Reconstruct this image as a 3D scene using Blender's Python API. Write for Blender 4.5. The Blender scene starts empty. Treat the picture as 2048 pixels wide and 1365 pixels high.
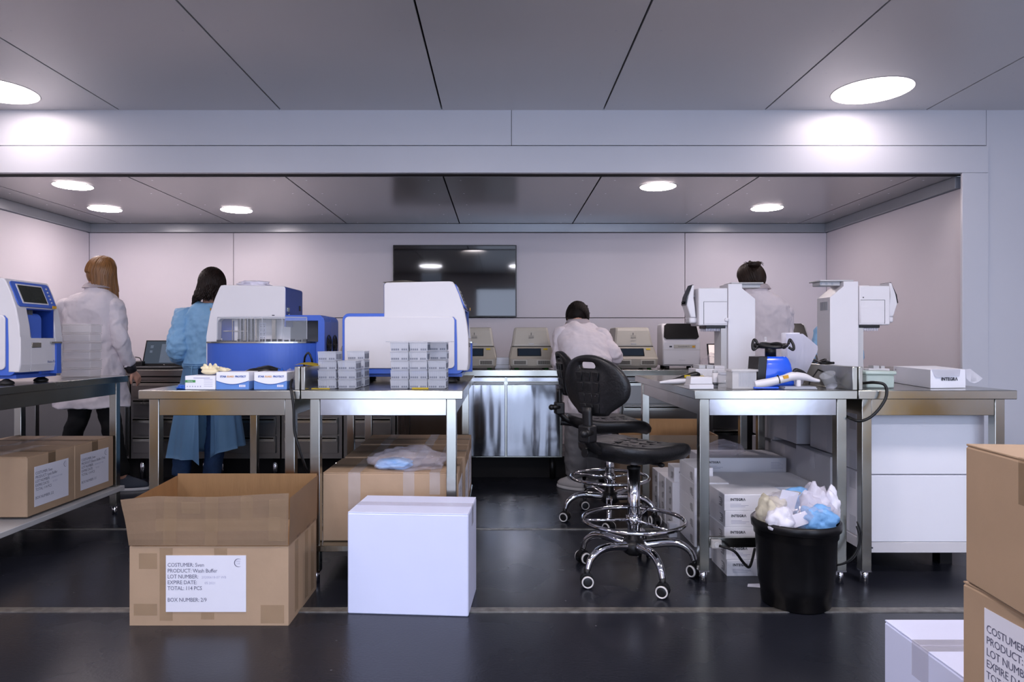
import bpy, bmesh, math, random
from mathutils import Vector, Matrix, noise
random.seed(7)
SC = bpy.context.scene
COL = SC.collection
PI = math.pi
# ---------------------------------------------------------------- camera, light, exposure
F, CX, CY, H = 1365.0, 1001.0, 683.0, 1.1      # focal length in px, vanishing point, eye height
cam_d = bpy.data.cameras.new('camera'); cam = bpy.data.objects.new('camera', cam_d); COL.objects.link(cam)
cam.location = (0, 0, H); cam.rotation_euler = (PI/2, 0, 0)
cam_d.sensor_width = 36; cam_d.lens = 36*F/2048; cam_d.shift_x = (1024-CX)/2048; cam_d.clip_start = 0.05
SC.camera = cam
SC.view_settings.view_transform = 'Standard'; SC.view_settings.look = 'None'
SC.view_settings.gamma = 1.0; SC.view_settings.use_curve_mapping = False
SC.view_settings.exposure = 0.14
SC.cycles.max_bounces = 8; SC.cycles.caustics_reflective = False; SC.cycles.caustics_refractive = False
SC.cycles.transparent_max_bounces = 12; SC.cycles.sample_clamp_indirect = 6.0
SKY_STRENGTH = 1.0; WINDOW_POWER = 150; LAMP_BIG = 10.0; LAMP_SMALL = 42.0; LAMP_REAR = 62.0; FILL_MID = 50.0
world = bpy.data.worlds.new('world'); SC.world = world; world.use_nodes = True
bg = world.node_tree.nodes['Background']; bg.inputs[0].default_value = (0.62, 0.72, 1.0, 1); bg.inputs[1].default_value = SKY_STRENGTH
def area(name, loc, rot, sx, sy, power, color):
    l = bpy.data.lights.new(name, 'AREA'); l.shape = 'RECTANGLE'; l.size = sx; l.size_y = sy
    l.energy = power; l.color = color
    o = bpy.data.objects.new(name, l); o.location = loc; o.rotation_euler = rot; COL.objects.link(o); return o
# daylight entering through the glass front of the room, behind the camera
area('window_daylight', (1.75, -2.75, 1.25), (PI/2, 0, 0), 4.7, 2.3, WINDOW_POWER*0.88, (0.66, 0.76, 1.0))
area('door_daylight', (-1.3, -2.75, 0.42), (PI/2, 0, 0), 1.4, 0.8, WINDOW_POWER*0.09, (0.66, 0.76, 1.0))

# ---------------------------------------------------------------- helpers
def WX(x, Y): return (x-CX)*Y/F
def WZ(y, Y): return H-(y-CY)*Y/F
def lin(c):
    def f(v):
        v /= 255.0
        return v/12.92 if v <= 0.04045 else ((v+0.055)/1.055)**2.4
    return (f(c[0]), f(c[1]), f(c[2]), 1)
MATS = {}
def mat(name, rgb, rough=0.5, metal=0.0, noise_amt=0.06, noise_scale=8.0, bump=0.0, bump_scale=60.0, stretch=(1,1,1),
        alpha=1.0, trans=0.0, emit=None, estr=1.0, coat=0.0, spec=0.5, rough_var=0.0, ior=1.45, sheen=0.0, detail=4, ridged=False, bdist=0.01):
    m = bpy.data.materials.new(name); m.use_nodes = True
    nt = m.node_tree; N = nt.nodes; L = nt.links; b = N['Principled BSDF']
    b.inputs['Roughness'].default_value = rough; b.inputs['Metallic'].default_value = metal
    b.inputs['Alpha'].default_value = alpha; b.inputs['Transmission Weight'].default_value = trans
    b.inputs['Coat Weight'].default_value = coat; b.inputs['Specular IOR Level'].default_value = spec
    b.inputs['IOR'].default_value = ior; b.inputs['Sheen Weight'].default_value = sheen
    col = lin(rgb)
    tc = N.new('ShaderNodeTexCoord'); mp = N.new('ShaderNodeMapping'); mp.inputs['Scale'].default_value = stretch
    L.new(tc.outputs['Object'], mp.inputs['Vector'])
    nz = N.new('ShaderNodeTexNoise'); nz.inputs['Scale'].default_value = noise_scale; nz.inputs['Detail'].default_value = detail
    L.new(mp.outputs[0], nz.inputs['Vector'])
    rp = N.new('ShaderNodeValToRGB'); rp.color_ramp.elements[0].position = 0.3; rp.color_ramp.elements[1].position = 0.7
    rp.color_ramp.elements[0].color = tuple(c*(1-noise_amt) for c in col[:3])+(1,)
    rp.color_ramp.elements[1].color = tuple(min(1, c*(1+noise_amt)) for c in col[:3])+(1,)
    L.new(nz.outputs['Fac'], rp.inputs[0]); L.new(rp.outputs[0], b.inputs['Base Color'])
    if rough_var:
        mr = N.new('ShaderNodeMapRange'); mr.inputs[1].default_value = 0.3; mr.inputs[2].default_value = 0.7
        mr.inputs[3].default_value = max(0.02, rough-rough_var); mr.inputs[4].default_value = rough+rough_var
        L.new(nz.outputs['Fac'], mr.inputs[0]); L.new(mr.outputs[0], b.inputs['Roughness'])
    if bump:
        n2 = N.new('ShaderNodeTexNoise'); n2.inputs['Scale'].default_value = bump_scale; n2.inputs['Detail'].default_value = detail
        if ridged: n2.noise_type = 'RIDGED_MULTIFRACTAL'; n2.inputs['Distortion'].default_value = 0.4
        L.new(mp.outputs[0], n2.inputs['Vector'])
        bp = N.new('ShaderNodeBump'); bp.inputs['Strength'].default_value = bump; bp.inputs['Distance'].default_value = bdist
        L.new(n2.outputs['Fac'], bp.inputs['Height']); L.new(bp.outputs[0], b.inputs['Normal'])
    if emit:
        b.inputs['Emission Color'].default_value = lin(emit); b.inputs['Emission Strength'].default_value = estr
    MATS[name] = m
    return m

class MB:
    """collects shapes for ONE mesh object"""
    def __init__(s): s.bm = bmesh.new(); s.smooth = []
    def box(s, x0, x1, y0, y1, z0, z1, bevel=0.0, seg=2, mtx=None):
        bm = s.bm; vs = [bm.verts.new((x, y, z)) for x in (x0, x1) for y in (y0, y1) for z in (z0, z1)]
        fs = [(0,1,3,2),(4,6,7,5),(0,4,5,1),(2,3,7,6),(0,2,6,4),(1,5,7,3)]
        faces = [bm.faces.new([vs[i] for i in f]) for f in fs]
        if mtx: bmesh.ops.transform(bm, matrix=mtx, verts=vs)
        if bevel:
            es = list({e for f in faces for e in f.edges})
            r = bmesh.ops.bevel(bm, geom=es, offset=bevel, segments=seg, affect='EDGES', profile=0.5, clamp_overlap=True)
            if seg > 1:
                for f in r['faces']: f.smooth = True
        return s
    def cbox(s, c, sz, bevel=0.0, rot=None, seg=2):
        m = Matrix.Translation(Vector(c))
        if rot is not None: m = m @ rot
        x, y, z = sz[0]/2, sz[1]/2, sz[2]/2
        return s.box(-x, x, -y, y, -z, z, bevel, seg, m)
    def prism(s, pts, a0, a1, axis='y', bevel=0.0, seg=2, mtx=None):
        """2-D polygon extruded along an axis; pts are (u,v): axis y -> (x,z), axis x -> (y,z), axis z -> (x,y)"""
        bm = s.bm
        def P(u, v, a): return {'y': (u, a, v), 'x': (a, u, v), 'z': (u, v, a)}[axis]
        v0 = [bm.verts.new(P(u, v, a0)) for u, v in pts]; v1 = [bm.verts.new(P(u, v, a1)) for u, v in pts]
        n = len(pts); fs = [bm.faces.new(v0), bm.faces.new(v1[::-1])]
        for i in range(n): fs.append(bm.faces.new((v0[i], v1[i], v1[(i+1) % n], v0[(i+1) % n])))
        if mtx: bmesh.ops.transform(bm, matrix=mtx, verts=v0+v1)
        bmesh.ops.recalc_face_normals(bm, faces=fs)
        if bevel:
            es = list({e for f in fs[:2] for e in f.edges})
            r = bmesh.ops.bevel(bm, geom=es, offset=bevel, segments=seg, affect='EDGES', profile=0.5, clamp_overlap=True)
            for f in r['faces']: f.smooth = True
        return s
    def lathe(s, prof, c=(0,0,0), seg=32, mtx=None, smooth=True, sx=1, sy=1):
        bm = s.bm; rings = []; allv = []
        for r, z in prof:
            if r < 1e-6: v = [bm.verts.new((c[0], c[1], c[2]+z))]
            else: v = [bm.verts.new((c[0]+sx*r*math.cos(2*PI*i/seg), c[1]+sy*r*math.sin(2*PI*i/seg), c[2]+z)) for i in range(seg)]
            rings.append(v); allv += v
        fs = []
        for a, b in zip(rings, rings[1:]):
            for i in range(seg):
                j = (i+1) % seg
                if len(a) == 1 and len(b) == 1: continue
                if len(a) == 1: f = (a[0], b[j], b[i])
                elif len(b) == 1: f = (a[i], a[j], b[0])
                else: f = (a[i], a[j], b[j], b[i])
                f = bm.faces.new(f); f.smooth = smooth; fs.append(f)
        for ring in (rings[0], rings[-1]):
            if len(ring) > 1: fs.append(bm.faces.new(ring))
        bmesh.ops.recalc_face_normals(bm, faces=fs)
        if mtx: bmesh.ops.transform(bm, matrix=mtx, verts=allv)
        return s
    def cyl(s, p0, p1, r, seg=20, r2=None):
        return s.tube([p0, p1], [r, r if r2 is None else r2], seg, smooth_path=0)
    def tube(s, pts, radii, seg=12, smooth_path=6, flat=1.0, closed=False, up=None):
        bm = s.bm; P = [Vector(p) for p in pts]
        if not hasattr(radii, '__len__'): radii = [radii]*len(P)
        R = list(radii)
        if smooth_path and len(P) > 2:
            Q, RR = [], []
            n = len(P); rng = range(n) if closed else range(n-1)
            for i in rng:
                p1, p2 = P[i], P[(i+1) % n]
                p0 = P[i-1] if (i > 0 or closed) else p1*2-p2
                p3 = P[(i+2) % n] if (i+2 < n or closed) else p2*2-p1
                for k in range(smooth_path):
                    t = k/smooth_path; t2 = t*t; t3 = t2*t
                    Q.append(0.5*((2*p1)+(p2-p0)*t+(2*p0-5*p1+4*p2-p3)*t2+(3*p1-p0-3*p2+p3)*t3))
                    RR.append(R[i]*(1-t)+R[(i+1) % n]*t)
            if not closed: Q.append(P[-1]); RR.append(R[-1])
            P, R = Q, RR
        n = len(P); T = []
        for i in range(n):
            if closed: d = P[(i+1) % n]-P[i-1]
            else: d = P[min(i+1, n-1)]-P[max(i-1, 0)]
            T.append(d.normalized() if d.length > 1e-9 else Vector((0,0,1)))
        ref = Vector(up) if up else (Vector((0,0,1)) if abs(T[0].z) < 0.9 else Vector((1,0,0)))
        nrm = (ref-T[0]*ref.dot(T[0])).normalized(); rings = []
        for i in range(n):
            nrm = (nrm-T[i]*nrm.dot(T[i])).normalized(); bn = T[i].cross(nrm)
            rings.append([bm.verts.new(P[i]+(nrm*math.cos(2*PI*k/seg)*flat+bn*math.sin(2*PI*k/seg))*R[i]) for k in range(seg)])
        fs = []
        pairs = list(zip(rings, rings[1:]))+([(rings[-1], rings[0])] if closed else [])
        for a, b in pairs:
            for k in range(seg):
                f = bm.faces.new((a[k], a[(k+1) % seg], b[(k+1) % seg], b[k])); f.smooth = True; fs.append(f)
        if not closed: fs += [bm.faces.new(rings[0][::-1]), bm.faces.new(rings[-1])]
        bmesh.ops.recalc_face_normals(bm, faces=fs)
        return s
    def loft(s, rings, cap=True):
        """rings: lists of points (same count)"""
        bm = s.bm; R = [[bm.verts.new(p) for p in r] for r in rings]; n = len(R[0]); fs = []
        for a, b in zip(R, R[1:]):
            for k in range(n):
                f = bm.faces.new((a[k], a[(k+1) % n], b[(k+1) % n], b[k])); f.smooth = True; fs.append(f)
        if cap: fs += [bm.faces.new(R[0][::-1]), bm.faces.new(R[-1])]
        bmesh.ops.recalc_face_normals(bm, faces=fs)
        return s
    def ball(s, c, r, sub=3, scale=(1,1,1), rot=None):
        m = Matrix.Translation(Vector(c))
        if rot is not None: m = m @ rot
        m = m @ Matrix.Diagonal((scale[0]*r, scale[1]*r, scale[2]*r, 1))
        g = bmesh.ops.create_icosphere(s.bm, subdivisions=sub, radius=1, matrix=m)
        for v in g['verts']:
            for f in v.link_faces: f.smooth = True
        return s
    def sheet(s, fn, nu, nv, thick=0.0, smooth=True):
        bm = s.bm; V = [[bm.verts.new(fn(i/nu, j/nv)) for j in range(nv+1)] for i in range(nu+1)]; fs = []
        for i in range(nu):
            for j in range(nv):
                f = bm.faces.new((V[i][j], V[i+1][j], V[i+1][j+1], V[i][j+1])); f.smooth = smooth; fs.append(f)
        if thick:
            r_ = bmesh.ops.solidify(bm, geom=fs, thickness=thick)
            for f in bm.faces:
                if thick < 0.003: f.smooth = False
        return s
    def quad(s, a, b, c, d):
        s.bm.faces.new([s.bm.verts.new(p) for p in (a, b, c, d)]); return s
    def text(s, string, size, o, xd=(1,0,0), yd=(0,0,1), align='LEFT', space=1.0, squash=1.0, bold=0.0):
        cu = bpy.data.curves.new('t', 'FONT'); cu.body = string; cu.size = size; cu.resolution_u = 2
        cu.align_x = align; cu.offset = bold*size; cu.space_character = space; cu.fill_mode = 'FRONT'
        ob = bpy.data.objects.new('t', cu); me = ob.to_mesh()
        X = Vector(xd).normalized()*squash; Y = Vector(yd).normalized(); O = Vector(o)
        vs = [s.bm.verts.new(O+X*v.co.x+Y*v.co.y) for v in me.vertices]
        for p in me.polygons:
            try: s.bm.faces.new([vs[i] for i in p.vertices])
            except ValueError: pass
        ob.to_mesh_clear(); bpy.data.objects.remove(ob); bpy.data.curves.remove(cu)
        return s
    def build(s, name, material, parent=None, mods=None):
        me = bpy.data.meshes.new(name); s.bm.to_mesh(me); s.bm.free()
        if material: me.materials.append(material if not isinstance(material, str) else MATS[material])
        o = bpy.data.objects.new(name, me); COL.objects.link(o)
        if parent: o.parent = parent
        return o
def put(o, label=None, cat=None, group=None, kind=None):
    if label: o['label'] = label
    if cat: o['category'] = cat
    if group: o['group'] = group
    if kind: o['kind'] = kind
    return o
def thing(name, label, cat, loc=(0,0,0), rz=0.0, group=None):
    o = bpy.data.objects.new(name, None); COL.objects.link(o); o.empty_display_size = 0.05
    o.location = loc; o.rotation_euler = (0, 0, rz)
    return put(o, label, cat, group)
def kids(o): return [c for c in bpy.data.objects if c.parent == o]
def dup(root, loc, rz, label, group=None):
    r = root.copy(); COL.objects.link(r); r.location = loc; r.rotation_euler = (0, 0, rz); r['label'] = label
    if group: r['group'] = group
    for ch in kids(root):
        c = ch.copy(); COL.objects.link(c); c.parent = r
        for g in kids(ch):
            d = g.copy(); COL.objects.link(d); d.parent = c
    return r
def struct(name, mb, m, parent=None):
    o = mb.build(name, m, parent)
    if not parent: o['kind'] = 'structure'
    return o
def remesh(o, voxel, smooth=6, disp=None):
    r = o.modifiers.new('r', 'REMESH'); r.mode = 'VOXEL'; r.voxel_size = voxel; r.use_smooth_shade = True
    sm = o.modifiers.new('s', 'SMOOTH'); sm.iterations = smooth; sm.factor = 0.6
    return o
def rrect(x0, x1, z0, z1, r, n=5):
    pts = []
    for cx, cz, a0 in ((x1-r, z1-r, 0), (x0+r, z1-r, PI/2), (x0+r, z0+r, PI), (x1-r, z0+r, 3*PI/2)):
        for i in range(n+1):
            a = a0+PI/2*i/n; pts.append((cx+r*math.cos(a), cz+r*math.sin(a)))
    return pts

# ---------------------------------------------------------------- materials
mat('wall_paint', (226,221,228), 0.38, noise_amt=0.01, noise_scale=2, bump=0.03, bump_scale=3)
mat('fascia_paint', (222,224,232), 0.30, noise_amt=0.015, noise_scale=2, bump=0.03, bump_scale=2)
mat('cove_grey', (158,162,168), 0.3, metal=0.3, noise_amt=0.02)
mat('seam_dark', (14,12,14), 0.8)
mat('lamp_ring', (235,225,225), 0.4)
mat('steel', (176,176,168), 0.22, metal=1.0, noise_amt=0.05, noise_scale=3, bump=0.02, bump_scale=3, rough_var=0.06)
mat('steel_bright', (172,172,176), 0.17, metal=1.0, noise_amt=0.03, noise_scale=3, bump=0.16, bump_scale=3.0, rough_var=0.03)
mat('steel_dull', (128,126,124), 0.3, metal=1.0, noise_amt=0.05, noise_scale=3, bump=0.02, bump_scale=3)
mat('fridge_steel', (152,154,160), 0.12, metal=1.0, noise_amt=0.02, noise_scale=3, bump=1.0, bump_scale=3.0, stretch=(2.6,1,0.35), detail=1)
mat('chrome', (225,225,230), 0.05, metal=1.0, noise_amt=0.0)
mat('white_plastic', (217,215,219), 0.32, noise_amt=0.01, spec=0.5)
mat('grey_plastic', (186,186,188), 0.4, noise_amt=0.02)
mat('grey_dark', (82,84,88), 0.4)
mat('mach_blue', (66,102,196), 0.33, noise_amt=0.02)
mat('deep_blue', (34,62,142), 0.3, noise_amt=0.05)
mat('bright_blue', (34,92,228), 0.25, noise_amt=0.03, coat=0.3)
mat('black_plastic', (17,17,19), 0.42, noise_amt=0.1, bump=0.05, bump_scale=200)
mat('black_rubber', (22,22,24), 0.5, noise_amt=0.1)
mat('seat_black', (24,24,26), 0.38, noise_amt=0.15, noise_scale=30, bump=0.15, bump_scale=90)
mat('bin_black', (14,14,17), 0.35, noise_amt=0.25, noise_scale=14, bump=0.03, bump_scale=30)
mat('screen_dark', (8,9,12), 0.04, coat=0.5)
mat('tv_screen', (4,4,6), 0.05, coat=0.6)
mat('tv_frame', (10,10,12), 0.25)
mat('lcd_grey', (46,50,46), 0.2)
mat('lcd_blue', (30,38,48), 0.12, emit=(60,80,105), estr=0.06)
mat('laptop_lit', (30,34,40), 0.15, emit=(74,84,98), estr=0.6)
mat('laptop_light', (200,190,190), 0.2, emit=(235,215,210), estr=0.9)
mat('window_grey', (96,108,122), 0.2, emit=(100,112,128), estr=0.35)
mat('beige', (164,158,146), 0.42, noise_amt=0.02)
mat('beige_light', (182,178,168), 0.4, noise_amt=0.02)
mat('vent_dark', (20,18,16), 0.6)
mat('yellow', (205,178,40), 0.5)
mat('amber', (214,160,40), 0.5)
mat('crate_yellow', (244,186,10), 0.4)
mat('cardboard', (172,146,120), 0.62, noise_amt=0.05, noise_scale=6, bump=0.08, bump_scale=25)
mat('cardboard_inner', (186,147,104), 0.75, noise_amt=0.05, noise_scale=5, bump=0.10, bump_scale=20, stretch=(6,6,1))
mat('tape', (176,150,118), 0.22, alpha=0.20, noise_amt=0.12, noise_scale=20, bump=0.5, bump_scale=22)
mat('tape_clear', (220,214,214), 0.12, alpha=0.22, bump=0.4, bump_scale=26)
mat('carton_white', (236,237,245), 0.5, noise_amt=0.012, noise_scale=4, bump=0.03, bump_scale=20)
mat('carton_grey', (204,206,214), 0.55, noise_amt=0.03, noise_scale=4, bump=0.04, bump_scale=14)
mat('carton_bluish', (218,224,252), 0.5, noise_amt=0.012, noise_scale=4, bump=0.03, bump_scale=20)
mat('tape_white', (214,216,224), 0.25)
mat('paper', (226,226,238), 0.6, noise_amt=0.01, bump=0.05, bump_scale=8)
mat('ink', (92,92,116), 0.6)
mat('ink_soft', (176,176,200), 0.6)
mat('ink_dark', (52,56,66), 0.6)
mat('ink_blue', (52,88,160), 0.5)
mat('ink_gold', (222,172,110), 0.5)
mat('box_blue', (98,140,208), 0.4, noise_amt=0.06)
mat('box_navy', (38,78,150), 0.4)
mat('green', (74,150,84), 0.5)
mat('latex', (226,214,180), 0.5, bump=0.1)
mat('glove_blue', (24,84,178), 0.45)
mat('coat', (220,212,218), 0.75, noise_amt=0.02, noise_scale=6, bump=0.55, bump_scale=3.6, stretch=(1.5,1.5,0.8), sheen=0.1, detail=1.5, ridged=True, bdist=0.025)
mat('gown_blue', (138,186,226), 0.6, noise_amt=0.06, noise_scale=5, bump=0.6, bump_scale=4.5, stretch=(1.6,1.6,0.7), alpha=0.95, sheen=0.1, detail=2, ridged=True, bdist=0.025, spec=0.5)
mat('jeans', (38,62,96), 0.8, noise_amt=0.25, noise_scale=14, bump=0.3, bump_scale=60)
mat('trousers_black', (12,12,14), 0.85)
mat('trousers_grey', (112,110,112), 0.85, noise_amt=0.08, bump=0.5, bump_scale=12, detail=2)
mat('trousers_pale', (150,150,172), 0.85)
mat('skin', (214,160,136), 0.5, noise_amt=0.05, bump=0.03)
mat('tattoo', (62,60,64), 0.6, noise_amt=0.5, noise_scale=30)
mat('hair_blonde', (132,90,48), 0.38, noise_amt=0.35, noise_scale=9, stretch=(5,5,0.6), spec=0.6)
mat('hair_brown', (28,17,13), 0.5, spec=0.3, noise_amt=0.4, noise_scale=12, stretch=(4,4,0.8))
mat('hair_dark', (20,13,10), 0.6, spec=0.2, noise_amt=0.4, noise_scale=30)
mat('hair_bun', (36,24,17), 0.5, spec=0.3, noise_amt=0.4, noise_scale=14)
mat('mask', (190,205,225), 0.7)
mat('strap_red', (150,30,40), 0.6)
mat('shoe', (62,68,80), 0.7); mat('shoe_white', (196,192,192), 0.6); mat('shoe_sole', (216,214,214), 0.6)
mat('lace', (196,170,170), 0.7)
mat('cable', (14,14,15), 0.45)
mat('strip_metal', (150,146,140), 0.42, metal=0.8, noise_amt=0.3, noise_scale=25, bump=0.3, bump_scale=30)
mat('frost', (204,208,218), 0.30, alpha=0.55, noise_amt=0.02)
mat('frost_dark', (128,132,146), 0.5, alpha=0.7, noise_amt=0.05)
mat('frost_green', (196,216,208), 0.3, alpha=0.6, noise_amt=0.02)
mat('frost_box', (226,224,224), 0.3, alpha=0.38, noise_amt=0.02)
mat('plastic_bag', (226,220,232), 0.07, alpha=0.24, noise_amt=0.05, bump=1.0, bump_scale=14, spec=0.9)
mat('bag_white', (226,224,240), 0.3, alpha=0.75, bump=0.9, bump_scale=22)
mat('wrapper_cream', (216,210,190), 0.4, alpha=0.85, bump=0.8, bump_scale=22)
mat('bag_blue', (118,172,226), 0.4, noise_amt=0.15, noise_scale=12, bump=0.5, bump_scale=20)
mat('clear', (235,240,245), 0.05, alpha=0.16, noise_amt=0.0, spec=0.8)
mat('feet_green', (40,120,50), 0.5)

def ceiling_mat(name, rgb, rough, row0, metal, pitch=0.6):
    m = mat(name, rgb, rough, metal=metal, noise_amt=0.015, noise_scale=0.8, bump=0.01, bump_scale=1.5)
    nt = m.node_tree; N = nt.nodes; L = nt.links; b = N['Principled BSDF']
    g = N.new('ShaderNodeNewGeometry'); sp = N.new('ShaderNodeSeparateXYZ'); L.new(g.outputs['Position'], sp.inputs[0])
    def mth(op, a, c=None, v=None):
        n = N.new('ShaderNodeMath'); n.operation = op
        for i, q in enumerate((a, c)):
            if q is None: continue
            if hasattr(q, 'links') or hasattr(q, 'node'): L.new(q, n.inputs[i])
            else: n.inputs[i].default_value = q
        return n.outputs[0]
    # screw heads 0.1 m either side of every 1.2 m joint, rows 0.6 m apart
    u = mth('SUBTRACT', mth('ABSOLUTE', mth('SUBTRACT', mth('FLOORED_MODULO', mth('ADD', sp.outputs[0], 0.435+0.6+12), 1.2), 0.6)), 0.125)
    w = mth('SUBTRACT', mth('FLOORED_MODULO', mth('ADD', sp.outputs[1], pitch*20.5-row0), pitch), pitch/2)
    d = mth('SQRT', mth('ADD', mth('MULTIPLY', u, u), mth('MULTIPLY', w, w)))
    k = mth('LESS_THAN', d, 0.0065)
    mx = N.new('ShaderNodeMixRGB'); L.new(k, mx.inputs[0])
    src = b.inputs['Base Color'].links[0].from_socket; L.new(src, mx.inputs[1]); mx.inputs[2].default_value = lin((205,205,208))
    L.new(mx.outputs[0], b.inputs['Base Color'])
    mr = mth('ADD', mth('MULTIPLY', k, 0.3), rough); L.new(mr, b.inputs['Roughness'])
    return m
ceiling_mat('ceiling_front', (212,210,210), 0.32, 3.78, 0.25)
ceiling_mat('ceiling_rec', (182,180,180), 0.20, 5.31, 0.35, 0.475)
def floor_mat():
    m = mat('floor_vinyl', (30,32,40), 0.27, noise_amt=0.12, noise_scale=1.5, bump=0.05, bump_scale=90, rough_var=0.07)
    nt = m.node_tree; N = nt.nodes; L = nt.links; b = N['Principled BSDF']
    tc = N.new('ShaderNodeNewGeometry')
    v = N.new('ShaderNodeTexVoronoi'); v.inputs['Scale'].default_value = 9; L.new(tc.outputs['Position'], v.inputs['Vector'])
    lt = N.new('ShaderNodeMath'); lt.operation = 'LESS_THAN'; lt.inputs[1].default_value = 0.035; L.new(v.outputs['Distance'], lt.inputs[0])
    mx = N.new('ShaderNodeMixRGB'); L.new(lt.outputs[0], mx.inputs[0]); L.new(b.inputs['Base Color'].links[0].from_socket, mx.inputs[1])
    mx.inputs[2].default_value = lin((82,82,88)); L.new(mx.outputs[0], b.inputs['Base Color'])
floor_mat()
def emitter(name, rgb, s):
    m = bpy.data.materials.new(name); m.use_nodes = True; N = m.node_tree.nodes; b = N['Principled BSDF']
    b.inputs['Base Color'].default_value = (0.9,0.9,0.9,1); b.inputs['Emission Color'].default_value = (rgb[0], rgb[1], rgb[2], 1)
    b.inputs['Emission Strength'].default_value = s; MATS[name] = m
emitter('lamp_big', (1.0, 0.85, 0.84), LAMP_BIG); emitter('lamp_small', (1.0, 0.85, 0.85), LAMP_SMALL)
emitter('lamp_rear', (0.92, 0.90, 1.0), LAMP_REAR); emitter('fill_mid', (1.0, 0.90, 0.92), FILL_MID)
# ---------------------------------------------------------------- the room
YB, YO = 7.29, 5.08                 # back wall, plane of the opening
XL, XR = -4.39, 3.48                # recess side walls
ZC, ZR = 2.82, 2.35                 # front ceiling, recess ceiling
RL, RR_, RB = -5.4, 5.0, -2.8       # front room: left, right, rear
struct('floor', MB().box(RL-0.2, RR_+0.2, RB-3, YB+0.2, -0.1, 0), 'floor_vinyl')
def ceil_panels(y0, y1, z, xa, xb):
    m = MB(); x = -0.435-1.2*6
    while x < xb:
        a, b = max(x+0.006, xa), min(x+1.194, xb)
        if b-a > 0.02: m.box(a, b, y0, y1, z, z+0.02)
        x += 1.2
    return m
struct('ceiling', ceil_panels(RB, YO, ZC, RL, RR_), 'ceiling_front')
struct('trim_1', MB().box(RL, RR_, RB, YO, ZC+0.05, ZC+0.08), 'seam_dark')
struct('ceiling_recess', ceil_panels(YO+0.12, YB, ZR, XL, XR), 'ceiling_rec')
struct('trim_2', MB().box(XL, XR, YO+0.1, YB, ZR+0.05, ZR+0.08), 'seam_dark')
# back wall: left panel, centre upper and lower panels, right panel, with open dark joints
w = MB(); xs = [WX(467, YB), WX(1370, YB)]; g = 0.004; zt = WZ(467, YB)
w.box(XL, xs[0]-g, YB, YB+0.05, 0, zt).box(xs[1]+g, XR, YB, YB+0.05, 0, zt)
zj = WZ(636.5, YB)
w.box(xs[0]+g, xs[1]-g, YB, YB+0.05, 0, zj-g).box(xs[0]+g, xs[1]-g, YB, YB+0.05, zj+g, zt)
struct('wall_back', w, 'wall_paint')
struct('trim_3', MB().box(XL-0.1, XR+0.1, YB+0.05, YB+0.1, 0, ZR+0.1), 'seam_dark')
struct('trim_4', MB().box(XL, XR, YB-0.03, YB+0.04, zt+0.005, ZR, 0.004), 'cove_grey')
struct('wall_recess_left', MB().box(XL-0.1, XL, YO+0.1, YB-0.008, 0, zt), 'wall_paint')
struct('trim_5', MB().box(XL-0.05, XL+0.03, YO+0.1, YB-0.03, zt+0.005, ZR, 0.004), 'cove_grey')
struct('wall_recess_right', MB().box(XR, XR+0.1, YO+0.012, YB-0.008, 0, zt), 'wall_paint')
struct('trim_6', MB().box(XR-0.03, XR+0.05, YO+0.1, YB-0.03, zt+0.005, ZR, 0.004), 'cove_grey')
# opening: fascia above, frame, walls beside
zf = WZ(292, YO); xf = WX(1972, YO)
struct('wall_fascia', MB().box(RL, WX(1023,YO)-0.002, YO, YO+0.12, zf+0.004, ZC+0.05).box(WX(1023,YO)+0.002, xf, YO, YO+0.12, zf+0.004, ZC+0.05), 'fascia_paint')
struct('trim_7', MB().box(RL, xf+0.1, YO+0.03, YO+0.10, ZR, ZC+0.04), 'seam_dark')
YF = YO-0.012; fx0, fx1 = WX(1925, YF), WX(1977, YF); fz = WZ(346, YF)
struct('trim_8', MB().box(RL, fx1, YF, YO+0.1, fz, zf-0.005, 0.002), 'fascia_paint')
struct('trim_9', MB().box(fx0, fx1, YF, YO+0.010, 0, fz-0.002, 0.002), 'fascia_paint')
struct('trim_10', MB().box(-4.75, XL+0.02, YF, YO+0.1, 0, fz-0.002, 0.003), 'fascia_paint')
struct('wall_front_right', MB().box(xf+0.004, RR_, YO, YO+0.1, 0, ZC+0.05), 'fascia_paint')
struct('wall_front_left', MB().box(RL, -4.70, YO, YO+0.1, 0, fz), 'fascia_paint')
struct('wall_left', MB().box(RL-0.1, RL, RB, YO, 0, ZC+0.05), 'wall_paint')
struct('wall_right', MB().box(RR_, RR_+0.1, RB, YO, 0, ZC+0.05), 'wall_paint')
# glazed front behind the camera: solid to the left, wide opening with mullions to the right
struct('wall_rear', MB().box(RL, -2.0, RB-0.1, RB, 0, ZC+0.05).box(-1.5, 4.1, RB-0.1, RB, 2.48, ZC+0.05).box(-2.0, -0.62, RB-0.1, RB, 0.85, 2.48).box(4.1, RR_, RB-0.1, RB, 0, ZC+0.05), 'wall_paint')
wf = MB()
for x in (-0.6, 0.95, 2.5, 4.05): wf.box(x, x+0.05, RB-0.09, RB-0.03, 0, 2.48)
wf.box(-1.5, 4.1, RB-0.09, RB-0.03, 2.42, 2.48)
struct('window_1', wf, 'cove_grey')
# metal joint strips in the floor
for i, (y0, w_) in enumerate(((2.785, 0.045), (3.985, 0.02))):
    struct('trim_%d' % (11+i), MB().box(RL, RR_, y0-w_/2, y0+w_/2, 0, 0.004), 'strip_metal')

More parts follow.
